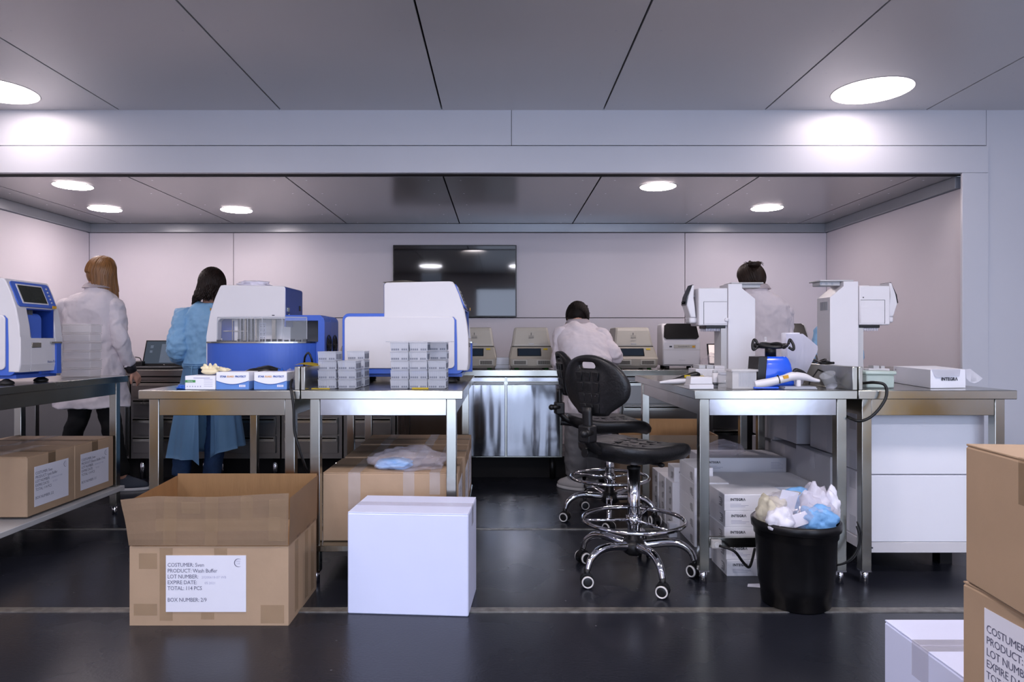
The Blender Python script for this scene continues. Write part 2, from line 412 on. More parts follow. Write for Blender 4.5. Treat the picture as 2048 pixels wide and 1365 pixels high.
# ---------------------------------------------------------------- ceiling lamps
def lamp(x, y, z, r, m, label, rec=0.03):
    t = thing('ceiling_lamp', label, 'ceiling lamp', (x, y, z), 0, 'round ceiling lamps')
    MB().lathe([(r+0.001, -0.002), (r+0.006, -0.003), (r+0.008, 0.0), (r+0.001, 0.0)], seg=64).build('trim_ring', MATS['lamp_ring'], t)
    MB().lathe([(0, -0.006), (r*0.97, -0.006), (r, -0.002), (r, 0.0), (0, 0.0)], seg=64).build('diffuser', MATS[m], t)
    return t
lamp(2.553, 4.69, ZC, 0.254, 'lamp_big', 'large round glowing lamp in the front ceiling at the right')
lamp(-3.47, 4.69, ZC, 0.254, 'lamp_big', 'large round glowing lamp in the front ceiling at the left edge')
lamp(WX(1316,5.52), 5.52, ZR, 0.142, 'lamp_small', 'small round lamp in the low ceiling, right of the television')
lamp(WX(1534,6.41), 6.41, ZR, 0.142, 'lamp_small', 'small round lamp in the low ceiling above the woman with the hair bun')
lamp(WX(146,5.49), 5.49, ZR, 0.142, 'lamp_small', 'small round lamp at the far left of the low ceiling, nearest the lintel')
lamp(WX(210,6.46), 6.46, ZR, 0.142, 'lamp_small', 'small round lamp in the low ceiling above the blonde woman')
lamp(WX(473,6.51), 6.51, ZR, 0.142, 'lamp_small', 'small round lamp in the low ceiling above the woman in blue')
for x, lb in ((-1.6, 'round ceiling lamp behind the viewer, mirrored at the middle of the television'), (0.45, 'round ceiling lamp behind the viewer, mirrored at the right edge of the television'), (-3.9, 'added fill lamp behind the viewer, leftmost of the rear row, outside the picture'), (2.6, 'added fill lamp behind the viewer, right part of the rear row, outside the picture')):
    lamp(x, -1.17, ZC, 0.254, 'lamp_rear', lb)  # the outermost two are added for more front light
for x, lb in ((-3.0, 'added fill lamp above the viewer, over the left table end, outside the picture'), (-0.5, 'added fill lamp above the viewer, over the open carton, outside the picture'), (2.0, 'added fill lamp above the viewer, over the waste bin side, outside the picture')):
    lamp(x, 1.75, ZC, 0.254, 'fill_mid', lb)  # unseen row, added to light the box tops from above

# ---------------------------------------------------------------- television
t = thing('television', 'large black flat television hanging on the back wall', 'television', (WX(909.5,7.24), 7.24, WZ(563,7.24)))
a, b = 0.655, 0.383
MB().box(-a, a, 0.0, 0.045, -b, b, 0.004).build('casing', MATS['tv_frame'], t)
MB().box(-a+0.012, a-0.012, -0.002, 0.004, -b+0.016, b-0.012).build('screen', MATS['tv_screen'], t)
MB().box(-0.15, 0.15, 0.045, 0.052, -0.1, 0.1).build('wall_mount', MATS['tv_frame'], t)

# ---------------------------------------------------------------- steel tables
def steel_table(x0, x1, y0, y1, label, splash=None, shelf=None, bright='steel', back_rail=True, tz=0.88):
    """splash: 'left'/'right' upstand; shelf: 'board'/'rail'"""
    cx = (x0+x1)/2; cy = (y0+y1)/2
    t = thing('steel_table', label, 'table', (cx, cy, 0), 0, 'stainless steel work tables')
    a, b = (x1-x0)/2, (y1-y0)/2; B = MATS[bright]; S = MATS['steel']
    m = MB().box(-a, a, -b, b, tz-0.041, tz-0.001, 0.003)
    m.build('table_top', S, t)
    if splash:
        m = MB()
        if splash == 'right': m.box(a-0.024, a, -b, b, tz-0.001, tz+0.105, 0.003)
        else: m.box(-a, -a+0.020, -b, b, tz-0.001, tz+0.105, 0.003)
        m.build('upstand', S, t)
    i = 0.032; l = 0.045
    for sx in (-1, 1):
        for sy in (-1, 1):
            x = sx*(a-i-l/2); y = sy*(b-i-l/2)
            lg = MB().box(x-l/2, x+l/2, y-l/2, y+l/2, 0.06, tz-0.041, 0.003).build('leg', S, t)
            MB().cyl((x, y, 0), (x, y, 0.065), 0.017).box(x-0.022, x+0.022, y-0.022, y+0.022, 0.055, 0.062).build('foot', MATS['chrome'], lg)
    z0, z1 = tz-0.117, tz-0.042; q = a-i-l; w_ = b-i-l
    MB().box(-q, q, -b+i+0.004, -b+i+0.02, z0, z1, 0.002).build('apron', B, t)
    MB().box(-q, q, b-i-0.02, b-i-0.004, z0, z1, 0.002).build('apron', S, t)
    for sx in (-1, 1):
        MB().box(sx*(a-i-0.012)-0.008, sx*(a-i-0.012)+0.008, -w_, w_, z0, z1, 0.002).build('apron', S, t)
    if shelf == 'board':
        MB().box(-a+0.01, a-0.01, -b+0.02, b-0.02, 0.15, 0.178, 0.003).box(-a+0.005, -a+0.02, -b+0.02, b-0.02, 0.145, 0.19).build('shelf', MATS['grey_plastic'] if bright == 'steel_dull' else S, t)
    if shelf == 'rail':
        m = MB().box(-q, q, -b+i+0.005, -b+i+0.035, 0.165, 0.21, 0.002)
        m.build('lower_rail', S, t)
    return t
T0, T1 = 3.05, 4.40
steel_table(-3.10, -2.39, T0-0.05, 4.38, 'steel table at the left edge carrying a blue and white machine and clear tubs', shelf='board', bright='steel_dull')
steel_table(-1.62, -0.897, T0, T1, 'steel table with glove boxes on it, behind the open cardboard carton', splash='right')
steel_table(-0.893, -0.168, T0, T1, 'steel table carrying the pipette tip racks, cartons on its shelf', splash='left', shelf='board', bright='steel_bright')
steel_table(0.867, 1.596, T0, T1, 'steel table with the blue shaker on it, waste bin in front', splash='right', shelf='rail', bright='steel_bright')
steel_table(1.600, 2.310, T0, T1, 'rightmost steel table, white cartons stored under it', splash='left')

# ---------------------------------------------------------------- back counter
CYF, CZ = 5.35, 0.873
def cab_drawers(x0, x1, n, label, group='drawer units under the back counter', m='steel_dull'):
    t = thing('drawer_cabinet', label, 'cabinet', ((x0+x1)/2, CYF+0.33, 0), 0, group); a = (x1-x0)/2
    MB().box(-a, a, -0.29, 0.3, 0.17, 0.815, 0.002).build('body', MATS[m], t)
    for sx in (-1, 1):
        for sy in (-0.22, 0.22): MB().cyl((sx*(a-0.06), sy, 0), (sx*(a-0.06), sy, 0.175), 0.022).build('leg', MATS['chrome'], t)
    h_ = (0.80-0.215)/n
    for k in range(n):
        z0 = 0.21+k*h_
        d = MB().box(-a+0.03, a-0.03, -0.312, -0.291, z0+0.006, z0+h_-0.006, 0.002).build('drawer', MATS[m], t)
        MB().box(-a+0.035, a-0.035, -0.330, -0.312, z0+h_-0.028, z0+h_-0.012, 0.003).box(-a+0.035, a-0.035, -0.330, -0.326, z0+h_-0.045, z0+h_-0.012).build('handle', MATS['steel'], d)
    return t
def cab_doors(x0, x1, n, label, m, group, legs=True):
    t = thing('door_cabinet', label, 'cabinet', ((x0+x1)/2, CYF+0.33, 0), 0, group); a = (x1-x0)/2; w_ = (x1-x0)/n
    MB().box(-a, a, -0.29, 0.3, 0.17, 0.815, 0.002).build('body', MATS['steel_dull'], t)
    for sx in (-1, 1):
        for sy in (-0.22, 0.22): MB().cyl((sx*(a-0.06), sy, 0), (sx*(a-0.06), sy, 0.175), 0.022).build('leg', MATS['black_plastic'], t)
    for k in range(n):
        u0 = -a+k*w_+0.012; u1 = -a+(k+1)*w_-0.012
        d = MB().box(u0, u1, -0.325, -0.291, 0.19, 0.745, 0.004).build('door', MATS[m], t)
        MB().box(u0, u1, -0.318, -0.291, 0.765, 0.805, 0.003).build('handle_rail', MATS['steel'], t)
    return t
xx = [-4.3, -3.35, -2.42, -1.98]
cab_doors(-4.34, -2.93, 2, 'grey steel cupboard under the counter beside the left wall', 'steel_dull', 'cupboards under the back counter')
cab_drawers(-2.92, -2.30, 4, 'dark steel drawer unit under the counter, in front of the blonde woman')
cab_drawers(-2.29, -1.74, 4, 'dark steel drawer unit standing directly in front of the woman in blue')
cab_drawers(-1.73, -1.25, 4, 'dark steel drawer unit right of the woman in blue, seen between the tables')
cab_drawers(-1.24, -0.83, 4, 'narrow steel drawer unit standing just left of the steel refrigerator')
t = thing('refrigerator', 'low steel refrigerator with three wavy shiny doors under the counter', 'refrigerator', (-0.165, CYF+0.33, 0))
MB().box(-0.655, 0.655, -0.29, 0.3, 0.18, 0.815, 0.002).build('body', MATS['steel'], t)
for k in range(3):
    u0 = -0.642+k*0.428; d = MB().box(u0, u0+0.416, -0.335, -0.293, 0.195, 0.758, 0.004).build('door', MATS['fridge_steel'], t)
    MB().box(u0+0.01, u0+0.406, -0.336, -0.31, 0.762, 0.775, 0.002).build('handle_lip', MATS['steel_dull'], d)
    MB().box(u0, u0+0.416, -0.32, -0.29, 0.782, 0.812, 0.002).build('control_strip', MATS['steel_bright'], t)
for sx in (-0.58, 0.58):
    for sy in (-0.22, 0.22): MB().cyl((sx, sy, 0), (sx, sy, 0.185), 0.022).build('leg', MATS['black_plastic'], t)
cab_drawers(0.93, 1.62, 3, 'steel drawer unit under the counter, right of the bending man')
cab_drawers(1.64, 2.25, 3, 'steel drawer unit under the counter, in front of the woman with a bun')
cab_doors(2.26, 3.42, 2, 'steel cupboard under the counter beside the right wall', 'steel_dull', 'cupboards under the back counter')
for (x0, x1, lb) in ((-4.37, -0.86, 'left length of the steel worktop along the back, carrying the dark laptop'), (-0.85, 3.45, 'right length of the steel worktop along the back, carrying the analysers')):
    t = thing('steel_worktop', lb, 'worktop', ((x0+x1)/2, CYF+0.34, 0), 0, 'steel worktops along the back'); a = (x1-x0)/2
    MB().box(-a, a, -0.345, 0.345, 0.823, CZ, 0.003).build('top_slab', MATS['steel'] if x0 > -2 else MATS['steel_dull'], t)
    MB().box(-a, a, -0.30, 0.30, 0.816, 0.823).build('underframe', MATS['vent_dark'], t)
put(MB().box(-4.3, 3.4, CYF+0.16, CYF+0.18, 0, 0.165).build('shade_board', MATS['seam_dark']), 'added black plinth board behind the legs under the back counter', 'shade')  # deep shade under the counter is drawn as this added board
for x_, lb in ((-3.35, 'added yellow crate behind the viewer at the left, mirrored in the glove box table'), (4.35, 'added yellow crate behind the viewer at the right, mirrored in the rightmost table')):
    t = thing('added_crate', lb, 'crate', (x_, -1.0, 0))  # unseen, added for the yellow reflections in the table fronts
    MB().box(-0.35, 0.35, -0.25, 0.25, 0, 0.62, 0.02).build('body', MATS['crate_yellow'], t); MB().box(-0.37, 0.37, -0.27, 0.27, 0.62, 0.67, 0.01).build('lid', MATS['crate_yellow'], t)
t_ = thing('support_post', 'thin steel post holding the counter beside the bending man', 'post', (0.60, CYF+0.1, 0))
MB().box(-0.015, 0.015, -0.015, 0.015, 0, 0.815).build('post', MATS['steel'], t_)
MB().cyl((0, 0, 0), (0, 0, 0.01), 0.03).build('foot', MATS['chrome'], t_)

# ---------------------------------------------------------------- cartons
def label_part(parent, o, xd, yd, w_, h_, lines, nrm):
    """printed A4 sheet; o = lower left corner"""
    O, X, Y, Nn = Vector(o), Vector(xd), Vector(yd), Vector(nrm)
    p = MB(); m4 = Matrix((X, Y, Nn)).transposed().to_4x4(); m4.translation = O
    p.box(0, w_, 0, h_, 0, 0.0012, mtx=m4); lab = p.build('paper_label', MATS['paper'], parent)
    t1, t2 = MB(), MB(); ts = h_*0.098; e = Nn*0.0017
    for k, (s_, extra) in enumerate(lines):
        if not s_: continue
        y = h_*(0.80-k*0.103)
        t1.text(s_, ts, O+X*0.006+Y*y+e, X, Y, squash=0.92, space=0.95, bold=0.0)
        if extra: t2.text(extra, ts*0.62, O+X*(0.006+ts*len(s_)*0.56)+Y*y+e, X, Y)
    # ring logo, open to the right
    c = O+X*(w_*0.905)+Y*(h_*0.87)+e; r = h_*0.075; bm = t1.bm; pv = None
    for i in range(25):
        a_ = math.radians(55+i*250/24); wd = 0.10*math.sin(PI*i/24)+0.02
        v0 = bm.verts.new(c+X*math.cos(a_)*r+Y*math.sin(a_)*r); v1 = bm.verts.new(c+X*math.cos(a_)*r*(1-wd*1.6)+Y*math.sin(a_)*r*(1-wd*1.6))
        if pv: bm.faces.new((pv[0], v0, v1, pv[1]))
        pv = (v0, v1)
    t2.text('SEAL', r*0.5, c+Y*r*0.2, X, Y, align='CENTER'); t2.text('LAB', r*0.5, c-Y*r*0.35, X, Y, align='CENTER')
    t1.build('printed_text', MATS['ink'], lab); t2.build('faint_text', MATS['ink_soft'], lab)
def lab_lines(prod, num, pcs='114'):
    return [('COSTUMER: Sven', ''), ('PRODUCT: '+prod, ''), ('LOT NUMBER:', '20200618-07 WB'), ('EXPIRE DATE:', '05.2021'), ('TOTAL: %s PCS' % pcs, ''), ('', ''), ('BOX NUMBER: '+num, '')]
def carton(name, label, loc, size, rz=0.0, m='cardboard', group=None, tapes=(), side_label=None, cat='cardboard box', tape_m='tape', seam='x'):
    """closed carton standing on loc (centre of its base)"""
    L_, W_, H_ = size; a, b = L_/2, W_/2
    t = thing(name, label, cat, loc, rz, group)
    MB().box(-a, a, -b, b, 0, H_-0.004, 0.004, 1).build('body', MATS[m], t)
    g = 0.0015
    if seam == 'x':
        MB().box(-a+0.001, a-0.001, -b+0.001, -g, H_-0.004, H_, 0.001, 1).build('flap', MATS[m], t)
        MB().box(-a+0.001, a-0.001, g, b-0.001, H_-0.004, H_, 0.001, 1).build('flap', MATS[m], t)
        MB().box(-a, a, -0.03, 0.03, H_, H_+0.0006).box(-a-0.0008, -a, -0.03, 0.03, H_-0.08, H_).box(a, a+0.0008, -0.03, 0.03, H_-0.08, H_).build('tape', MATS[tape_m], t)
    else:
        MB().box(-a+0.001, -g, -b+0.001, b-0.001, H_-0.004, H_, 0.001, 1).build('flap', MATS[m], t)
        MB().box(g, a-0.001, -b+0.001, b-0.001, H_-0.004, H_, 0.001, 1).build('flap', MATS[m], t)
        MB().box(-0.03, 0.03, -b, b, H_, H_+0.0006).box(-0.03, 0.03, -b-0.0008, -b, H_-0.08, H_).build('tape', MATS[tape_m], t)
    for (u, w2, len_, wrap) in tapes:      # strips across the top, running along y, folded down the front
        MB().box(u-w2, u+w2, -b-0.001, b, H_+0.0007, H_+0.0013).box(u-w2, u+w2, -b-0.0014, -b-0.0006, H_-len_, H_+0.001).build('tape', MATS['tape_clear'], t)
    if side_label:
        prod, num = side_label
        label_part(t, (a, -0.14, 0.04), (0,1,0), (0,0,1), 0.28, 0.21, lab_lines(prod, num), (1,0,0))
    return t
CS = (0.63, 0.39, 0.312)
ZS = 0.19
# on the shelf of the left table
ZS = 0.191
carton('cardboard_box', 'cardboard carton with a printed sheet, nearer one on the left table shelf', (-2.435-0.315, 3.705, ZS), CS, 0, group='cartons on the left table shelf', side_label=('Lysis Buffer', '2/2'), tapes=((-0.1,0.03,0.05,1),(0.12,0.03,0.05,1)))
carton('cardboard_box', 'cardboard carton with a printed sheet, farther one on the left table shelf', (-2.435-0.315, 4.098, ZS), CS, 0, group='cartons on the left table shelf', side_label=('Elution Buffer (Tris)', '1/1'), tapes=((-0.05,0.03,0.05,1),))
ZS = 0.179
# on the shelf of the tip-rack table
for k, (y, lb, sl) in enumerate(((3.332, 'front cardboard carton on the shelf, plastic bag lying on it', ('Wash Buffer', '3/9')), (3.724, 'middle cardboard carton on the shelf behind the white box', ('Wash Buffer', '4/9')), (4.116, 'rearmost cardboard carton on the shelf behind the white box', ('Wash Buffer', '5/9')))):
    carton('cardboard_box', lb, (-0.822+0.315+0.012*(k>0), y, ZS+0.003*k), (0.622, 0.388, 0.315+0.004*k), 0, group='cartons on the middle table shelf', side_label=sl,
           tapes=((-0.165, 0.028, 0.17, 1), (0.085, 0.026, 0.12, 1), (0.205, 0.024, 0.10, 1)))

# ---------------------------------------------------------------- open carton in front
t = thing('open_carton', 'open cardboard carton with raised flaps and a printed sheet on its front', 'cardboard box', (WX(417,2.63), 2.634+0.2, 0))
a, b, Hc, th = 0.307, 0.20, 0.307, 0.006
m = MB().box(-a, a, -b, -b+th, 0, Hc, 0.001, 1).box(-a, a, b-th, b, 0, Hc).box(-a, -a+th, -b+th, b-th, 0, Hc).box(a-th, a, -b+th, b-th, 0, Hc).box(-a+th, a-th, -b+th, b-th, 0, th)
m.build('body', MATS['cardboard'], t)
m = MB().box(-a, a, b-th-0.001, b-th, 0.01, Hc-0.001).box(-a+th, -a+th+0.001, -b+th, b-th-0.001, 0.01, Hc-0.001)
m.build('inner_lining', MATS['cardboard_inner'], t)
fh = 0.2
def flap(pts, nm='flap', mt='cardboard'):   # pts: 4 outer corners, thickness inward by given vector
    return pts
# front flap: leans slightly, its left end bent outward and torn
m = MB()
def ff(u, v):
    x = -a+2*a*u; z = Hc+0.004+(0.196-0.012*(1-u))*v
    y = -b-0.004+0.008*v-0.004*math.sin(3*PI*v)*0.3
    if u < 0.16: x -= 0.026*(v**1.3)*(1-u/0.16); y -= 0.02*v*(1-u/0.16); z -= 0.008*(1-u/0.16)*v
    z += 0.004*math.sin(7*u+1)*v
    return (x, y, z)
m.sheet(ff, 24, 8, 0.005, smooth=False).build('front_flap', MATS['cardboard'], t)
m = MB(); m.sheet(lambda u, v: (-a-0.006+(2*a+0.006)*u, b+0.008*v, Hc+0.002+(0.2)*v), 10, 4, -0.005, smooth=False); m.build('rear_flap', MATS['cardboard_inner'], t)
m = MB(); m.sheet(lambda u, v: (a+0.002+0.004*v, -b+2*b*u, Hc+0.002+(0.185+0.01*u)*v), 8, 4, -0.005, smooth=False); m.build('side_flap', MATS['cardboard'], t)
m = MB(); m.sheet(lambda u, v: (-a-0.010*v, -b+0.01+(2*b+0.004)*u, Hc+0.002+(0.17+0.02*u)*v), 8, 4, 0.005, smooth=False); m.build('side_flap', MATS['cardboard_inner'], t)
# tape traces
for (u0, u1, z0, z1) in ((-0.19,-0.14,0.02,0.30),(-0.03,0.02,0.025,0.05),(0.02,0.07,0.24,0.30),(0.20,0.29,0.01,0.08),(-0.29,-0.20,0.04,0.085),(-0.27,-0.2,0.22,0.28)):
    MB().box(u0, u1, -b-0.0008, -b-0.0002, z0, z1).build('tape', MATS['tape'], t)
for (u0, u1, v0, v1) in ((0.05,0.95,0.30,0.55),(0.48,0.56,0.0,1.0),(0.22,0.30,0.02,0.98),(0.70,0.78,0.55,0.98),(0.33,0.45,0.66,0.9),(0.88,0.99,0.1,0.9)):
    MB().sheet(lambda u, v: Vector(ff(max(0.17,u0+(u1-u0)*u), v0+(v1-v0)*v))+Vector((0,-0.0065,0)), 6, 4).build('tape', MATS['tape'], t)
for y0 in (-0.12, 0.02, 0.11): MB().box(a+0.0005, a+0.001, y0, y0+0.045, 0.02, 0.30).build('tape', MATS['tape'], t)
m = MB()
for y0 in (-0.115, 0.025, 0.115): m.text('EXE.CO', 0.014, (a+0.007, y0, 0.314), (0,1,0), (0,0,1))
m.build('side_marks', MATS['ink_dark'], t)
label_part(t, (WX(332,2.633)-WX(417,2.63), -b-0.001, WZ(1225,2.633)), (1,0,0), (0,0,1), 0.309, 0.218, lab_lines('Wash Buffer', '2/9'), (0,-1,0))

# ---------------------------------------------------------------- white carton in front, others near the lens
WS = (0.49, 0.30, 0.41)
carton('white_carton', 'plain white carton on the floor in front of the tip rack table', (-0.362, 2.885, 0), WS, math.radians(-4), m='carton_bluish', cat='cardboard box', tape_m='tape_clear')
carton('white_carton', 'white carton on the floor at the lower right corner, nearest the viewer', (0.95+0.245, 1.545, 0), (0.49, 0.29, 0.41), 0, m='carton_bluish', cat='cardboard box', tape_m='tape_clear')
c1 = carton('cardboard_box', 'cardboard carton at the lower right, bottom one of the near stack', (0.906+0.315, 1.339-0.1975, 0), (0.63, 0.395, 0.314), 0, group='cartons stacked at the lower right')
c2 = carton('cardboard_box', 'cardboard carton with a printed sheet at the right edge, middle of the near stack', (0.906+0.315, 1.339-0.1975, 0.316), (0.63, 0.395, 0.314), 0, group='cartons stacked at the lower right')
label_part(c2, (-0.315, 0.135, 0.075), (0,-1,0), (0,0,1), 0.297, 0.21, lab_lines('Wash Buffer', '8/9'), (-1,0,0))
c3 = carton('cardboard_box', 'cardboard carton resting askew on top of the near stack at the right', (0.899+0.30, 1.273-0.165, 0.632), (0.63, 0.38, 0.268), math.radians(-6), group='cartons stacked at the lower right')
# ---------------------------------------------------------------- extraction machines
def extractor(label, loc, rz):
    t = thing('extraction_machine', label, 'laboratory machine', loc, rz, 'blue and white extraction machines')
    hp = [(-0.111,0.345),(-0.111,0.515),(-0.107,0.524),(-0.096,0.530),(0.235,0.536),(0.253,0.533),(0.262,0.520),(0.286,0.465),(0.313,0.385),(0.329,0.300),(0.334,0.240)]
    W = 0.165
    m = MB()
    low = [(0.334,0.240),(0.336,0.10),(0.330,0.063),(0.274,0.063),(0.274,0.2),(0.270,0.330),(0.256,0.345)]
    m.prism(hp+low, -W, -0.085, 'y', 0.006)        # near cheek
    m.prism(hp+low, 0.105, W, 'y', 0.006)                                                               # far cheek
    # middle slice with the viewing recess notched in
    mid = hp[:8]+[(0.312,0.388),(0.20,0.388),(0.20,0.345)]
    m.prism(mid, -0.085, 0.105, 'y')
    m.prism([(0.200,0.235),(0.334,0.235),(0.336,0.10),(0.330,0.063),(0.274,0.063),(0.274,0.18),(0.200,0.2)], -0.085, 0.105, 'y')
    m.prism([(0.18,0.2),(0.18,0.39),(0.205,0.39),(0.205,0.2)], -0.085, 0.105, 'y')
    m.build('hood', MATS['white_plastic'], t)
    # blue rear end cap of the hood
    MB().prism([(-0.112,0.30),(-0.112,0.515),(-0.108,0.524),(-0.104,0.526),(-0.104,0.30)], -W+0.004, W-0.004, 'y').build('hood_back', MATS['deep_blue'], t)
    d = MB().box(-0.116, -0.112, -W+0.05, -W+0.075, 0.40, 0.43).build('power_socket', MATS['black_plastic'], t)
    MB().box(-0.117, -0.112, W-0.06, W-0.03, 0.385, 0.41, 0.001).cyl((-0.112,W-0.045,0.37),(-0.120,W-0.045,0.37),0.006,10).build('connectors', MATS['steel'], t)
    # blue rear housing (an arch: solid on the -y half, an open bay on the +y half)
    m = MB()
    rp = rrect(-0.331, 0.31, 0.046, 0.366, 0.035)
    m.prism(rp, -W+0.002, 0.03, 'y', 0.002)
    m.prism([(-0.331,0.046),(-0.331,0.33),(-0.325,0.35),(-0.305,0.366),(-0.11,0.366),(-0.11,0.335),(-0.295,0.335),(-0.295,0.215),(-0.1,0.215),(0.31,0.215),(0.31,0.046)], 0.03, W, 'y')
    m.box(-0.31, 0.30, -W+0.02, W, 0.030, 0.05)
    m.build('rear_housing', MATS['mach_blue'], t)
    MB().prism(rrect(-0.318, 0.262, 0.075, 0.349, 0.022), -W-0.006, -W+0.004, 'y', 0.004, 3).build('side_panel', MATS['white_plastic'], t)
    f = MB()
    for y in (-0.07, 0.07):
        for r in (0.052, 0.030):
            f.tube([(-0.333, y+r*math.cos(a_*PI/10), 0.20+r*math.sin(a_*PI/10)) for a_ in range(20)], 0.0035, 6, 0, closed=True)
        for k in range(6): f.cyl((-0.333, y, 0.20), (-0.333, y+0.052*math.cos(k*PI/3), 0.20+0.052*math.sin(k*PI/3)), 0.003, 6)
        f.cyl((-0.331, y, 0.20), (-0.3345, y, 0.20), 0.014)
    f.build('fan_grille', MATS['black_plastic'], t)
    # ---- working bay on the +y side
    m = MB().box(-0.29, -0.10, 0.0305, 0.034, 0.217, 0.334); m.build('bay_back', MATS['grey_dark'], t)
    m = MB().box(-0.10, 0.105, 0.0305, 0.036, 0.217, 0.365); m.build('bay_wall', MATS['white_plastic'], t)
    MB().box(0.105, 0.200, 0.0305, 0.036, 0.217, 0.345).box(0.200, 0.268, 0.1055, 0.108, 0.217, 0.335).build('bay_opening', MATS['deep_blue'], t)
    MB().box(0.11, 0.145, 0.036, 0.052, 0.217, 0.345).box(0.165,0.178,0.036,0.06,0.217,0.345).build('bay_carriage', MATS['grey_dark'], t)
    MB().box(0.085, 0.098, 0.036, 0.066, 0.217, 0.345).box(0.150, 0.158, 0.036, 0.06, 0.217, 0.345).box(0.12, 0.26, 0.112, 0.114, 0.275, 0.279).box(0.205, 0.209, 0.110, 0.114, 0.217, 0.345).box(-0.02,0.0,0.036,0.06,0.217,0.345).build('bay_rails', MATS['steel'], t)
    st = MB().box(0.042, 0.080, 0.0365, 0.038, 0.235, 0.325).build('instruction_label', MATS['paper'], t)
    q = MB()
    for i in range(4):
        q.box(0.046, 0.076, 0.0385, 0.039, 0.316-i*0.022, 0.3175-i*0.022)
        for j in range(3): q.cyl((0.051+j*0.010, 0.0385, 0.305-i*0.022), (0.051+j*0.010, 0.0392, 0.305-i*0.022), 0.003, 8)
    q.build('printed_symbols', MATS['ink_dark'], st)
    # bulging turntable drum
    arc = [(0.345-0.645*i/32, W-0.03+0.16*math.sin(PI*i/32)**0.62) for i in range(33)]
    MB().prism([(x, y) for x, y in arc]+[(-0.30, 0.10), (0.345, 0.10)], 0.046, 0.208, 'z').build('turntable_drum', MATS['mach_blue'], t)
    arc2 = [(x*1.01, y+0.003) for x, y in arc]
    MB().prism(arc2+[(-0.30, 0.06), (0.345, 0.06)], 0.208, 0.2165, 'z').build('turntable_rim', MATS['steel'], t)
    q = MB()
    rr = random.Random(5)
    for i in range(16):
        u = -0.24+0.032*i; yy = W+0.02+0.06*math.sin(PI*(u+0.3)/0.6)
        q.box(u, u+0.02, yy-0.02, yy, 0.2165, 0.2165+rr.choice((0.006, 0.01, 0.014)))
    q.build('plate_carriers', MATS['grey_dark'], t)
    g = MB()
    pane = [(0.262-0.50*i/24, W-0.006+0.085*math.sin(PI*(0.08+0.84*i/24))**0.8) for i in range(25)]
    bm = g.bm; pv = None
    for x, y in pane:
        v0 = bm.verts.new((x, y, 0.217)); v1 = bm.verts.new((x, y, 0.352))
        if pv: ff_ = bm.faces.new((pv[0], v0, v1, pv[1])); ff_.smooth = True
        pv = (v0, v1)
    g.build('curved_window', MATS['clear'], t)
    g = MB()
    for i in (0, 7, 8, 9, 10, 11, 13, 18, 24):
        x, y = pane[i]; g.box(x-0.0015, x+0.0015, y-0.001, y+0.002, 0.217, 0.352)
    g.tube([(x, y, 0.352) for x, y in pane], 0.003, 6, 0); g.build('window_rail', MATS['frost'], t)
    MB().box(-0.05, -0.035, W-0.001, W+0.001, 0.362, 0.367).build('latch_mark', MATS['ink_dark'], t)
    # ---- front face (+x)
    sl = Vector((0.313-0.253, 0, 0.385-0.533)); sl.normalize()          # down the slope
    nrm = Vector((-sl.z, 0, sl.x)).normalized()
    if nrm.x < 0: nrm = -nrm
    O = Vector((0.256, 0, 0.533)); Yv = Vector((0, 1, 0))
    def onface(name, y0, y1, s0, s1, d0, d1, mt, par, r=0.012):
        m4 = Matrix((Yv, -sl, nrm)).transposed().to_4x4(); m4.translation = O
        return MB().prism(rrect(y0, y1, -s1, -s0, r), d0, d1, 'z', 0.001, mtx=m4).build(name, MATS[mt], par)
    bz = onface('screen_bezel', -0.146, 0.146, 0.012, 0.150, 0.000, 0.006, 'mach_blue', t, 0.018)
    onface('screen_frame', -0.112, 0.085, 0.026, 0.134, 0.004, 0.008, 'white_plastic', bz, 0.004)
    onface('screen', -0.104, 0.076, 0.033, 0.127, 0.008, 0.0095, 'lcd_grey', bz, 0.002)
    m4 = Matrix((Yv, -sl, nrm)).transposed().to_4x4(); m4.translation = O
    q = MB()
    for i in range(5): q.lathe([(0,0.0095),(0.005,0.0095),(0.005,0.006),(0,0.006)], (0.115,-0.04-0.02*i,0), 12, m4)
    q.build('key_buttons', MATS['grey_plastic'], bz)
    # inside the viewing recess
    v = MB().box(0.206, 0.209, -0.084, 0.104, 0.237, 0.386).box(0.209, 0.325, 0.098, 0.1045, 0.236, 0.387).box(0.209, 0.320, -0.084, 0.104, 0.380, 0.3875).build('recess_lining', MATS['deep_blue'], t)
    q = MB()
    for i in range(6): q.box(0.225, 0.30, -0.080+0.010*i, -0.074+0.010*i, 0.335, 0.382)
    q.box(0.22, 0.302, -0.082, -0.020, 0.331, 0.337); q.build('tip_head', MATS['grey_dark'], t)
    MB().prism([(0.055,0.24),(0.055,0.325),(0.030,0.345),(-0.015,0.345),(-0.015,0.325),(-0.082,0.325),(-0.082,0.24)], 0.210, 0.222, 'x').box(0.24,0.30,-0.08,-0.01,0.236,0.272,0.002).build('sample_block', MATS['paper'], t)
    MB().box(0.3345, 0.338, -0.082, -0.012, 0.186, 0.212, 0.002).build('card_slot', MATS['steel'], t)
    MB().box(0.331, 0.334, 0.085, 0.115, 0.393, 0.408).build('warning_sticker', MATS['amber'], t)
    MB().text('Auto-Pure96', 0.019, (0.3378, 0.035, 0.105), (0,1,0), (0,0,1)).build('printed_name', MATS['box_navy'], t)
    for sx in (-0.24, 0.24):
        for sy in (-0.13, 0.13):
            ft = MB().lathe([(0,0),(0.032,0),(0.036,0.006),(0.033,0.014),(0.016,0.024),(0.012,0.028),(0,0.028)], (sx, sy, 0), 20).build('foot', MATS['black_rubber'], t)
            MB().cyl((sx, sy, 0.026), (sx, sy, 0.048), 0.006, 10).build('screw', MATS['chrome'], ft)
    return t
TZ = 0.88
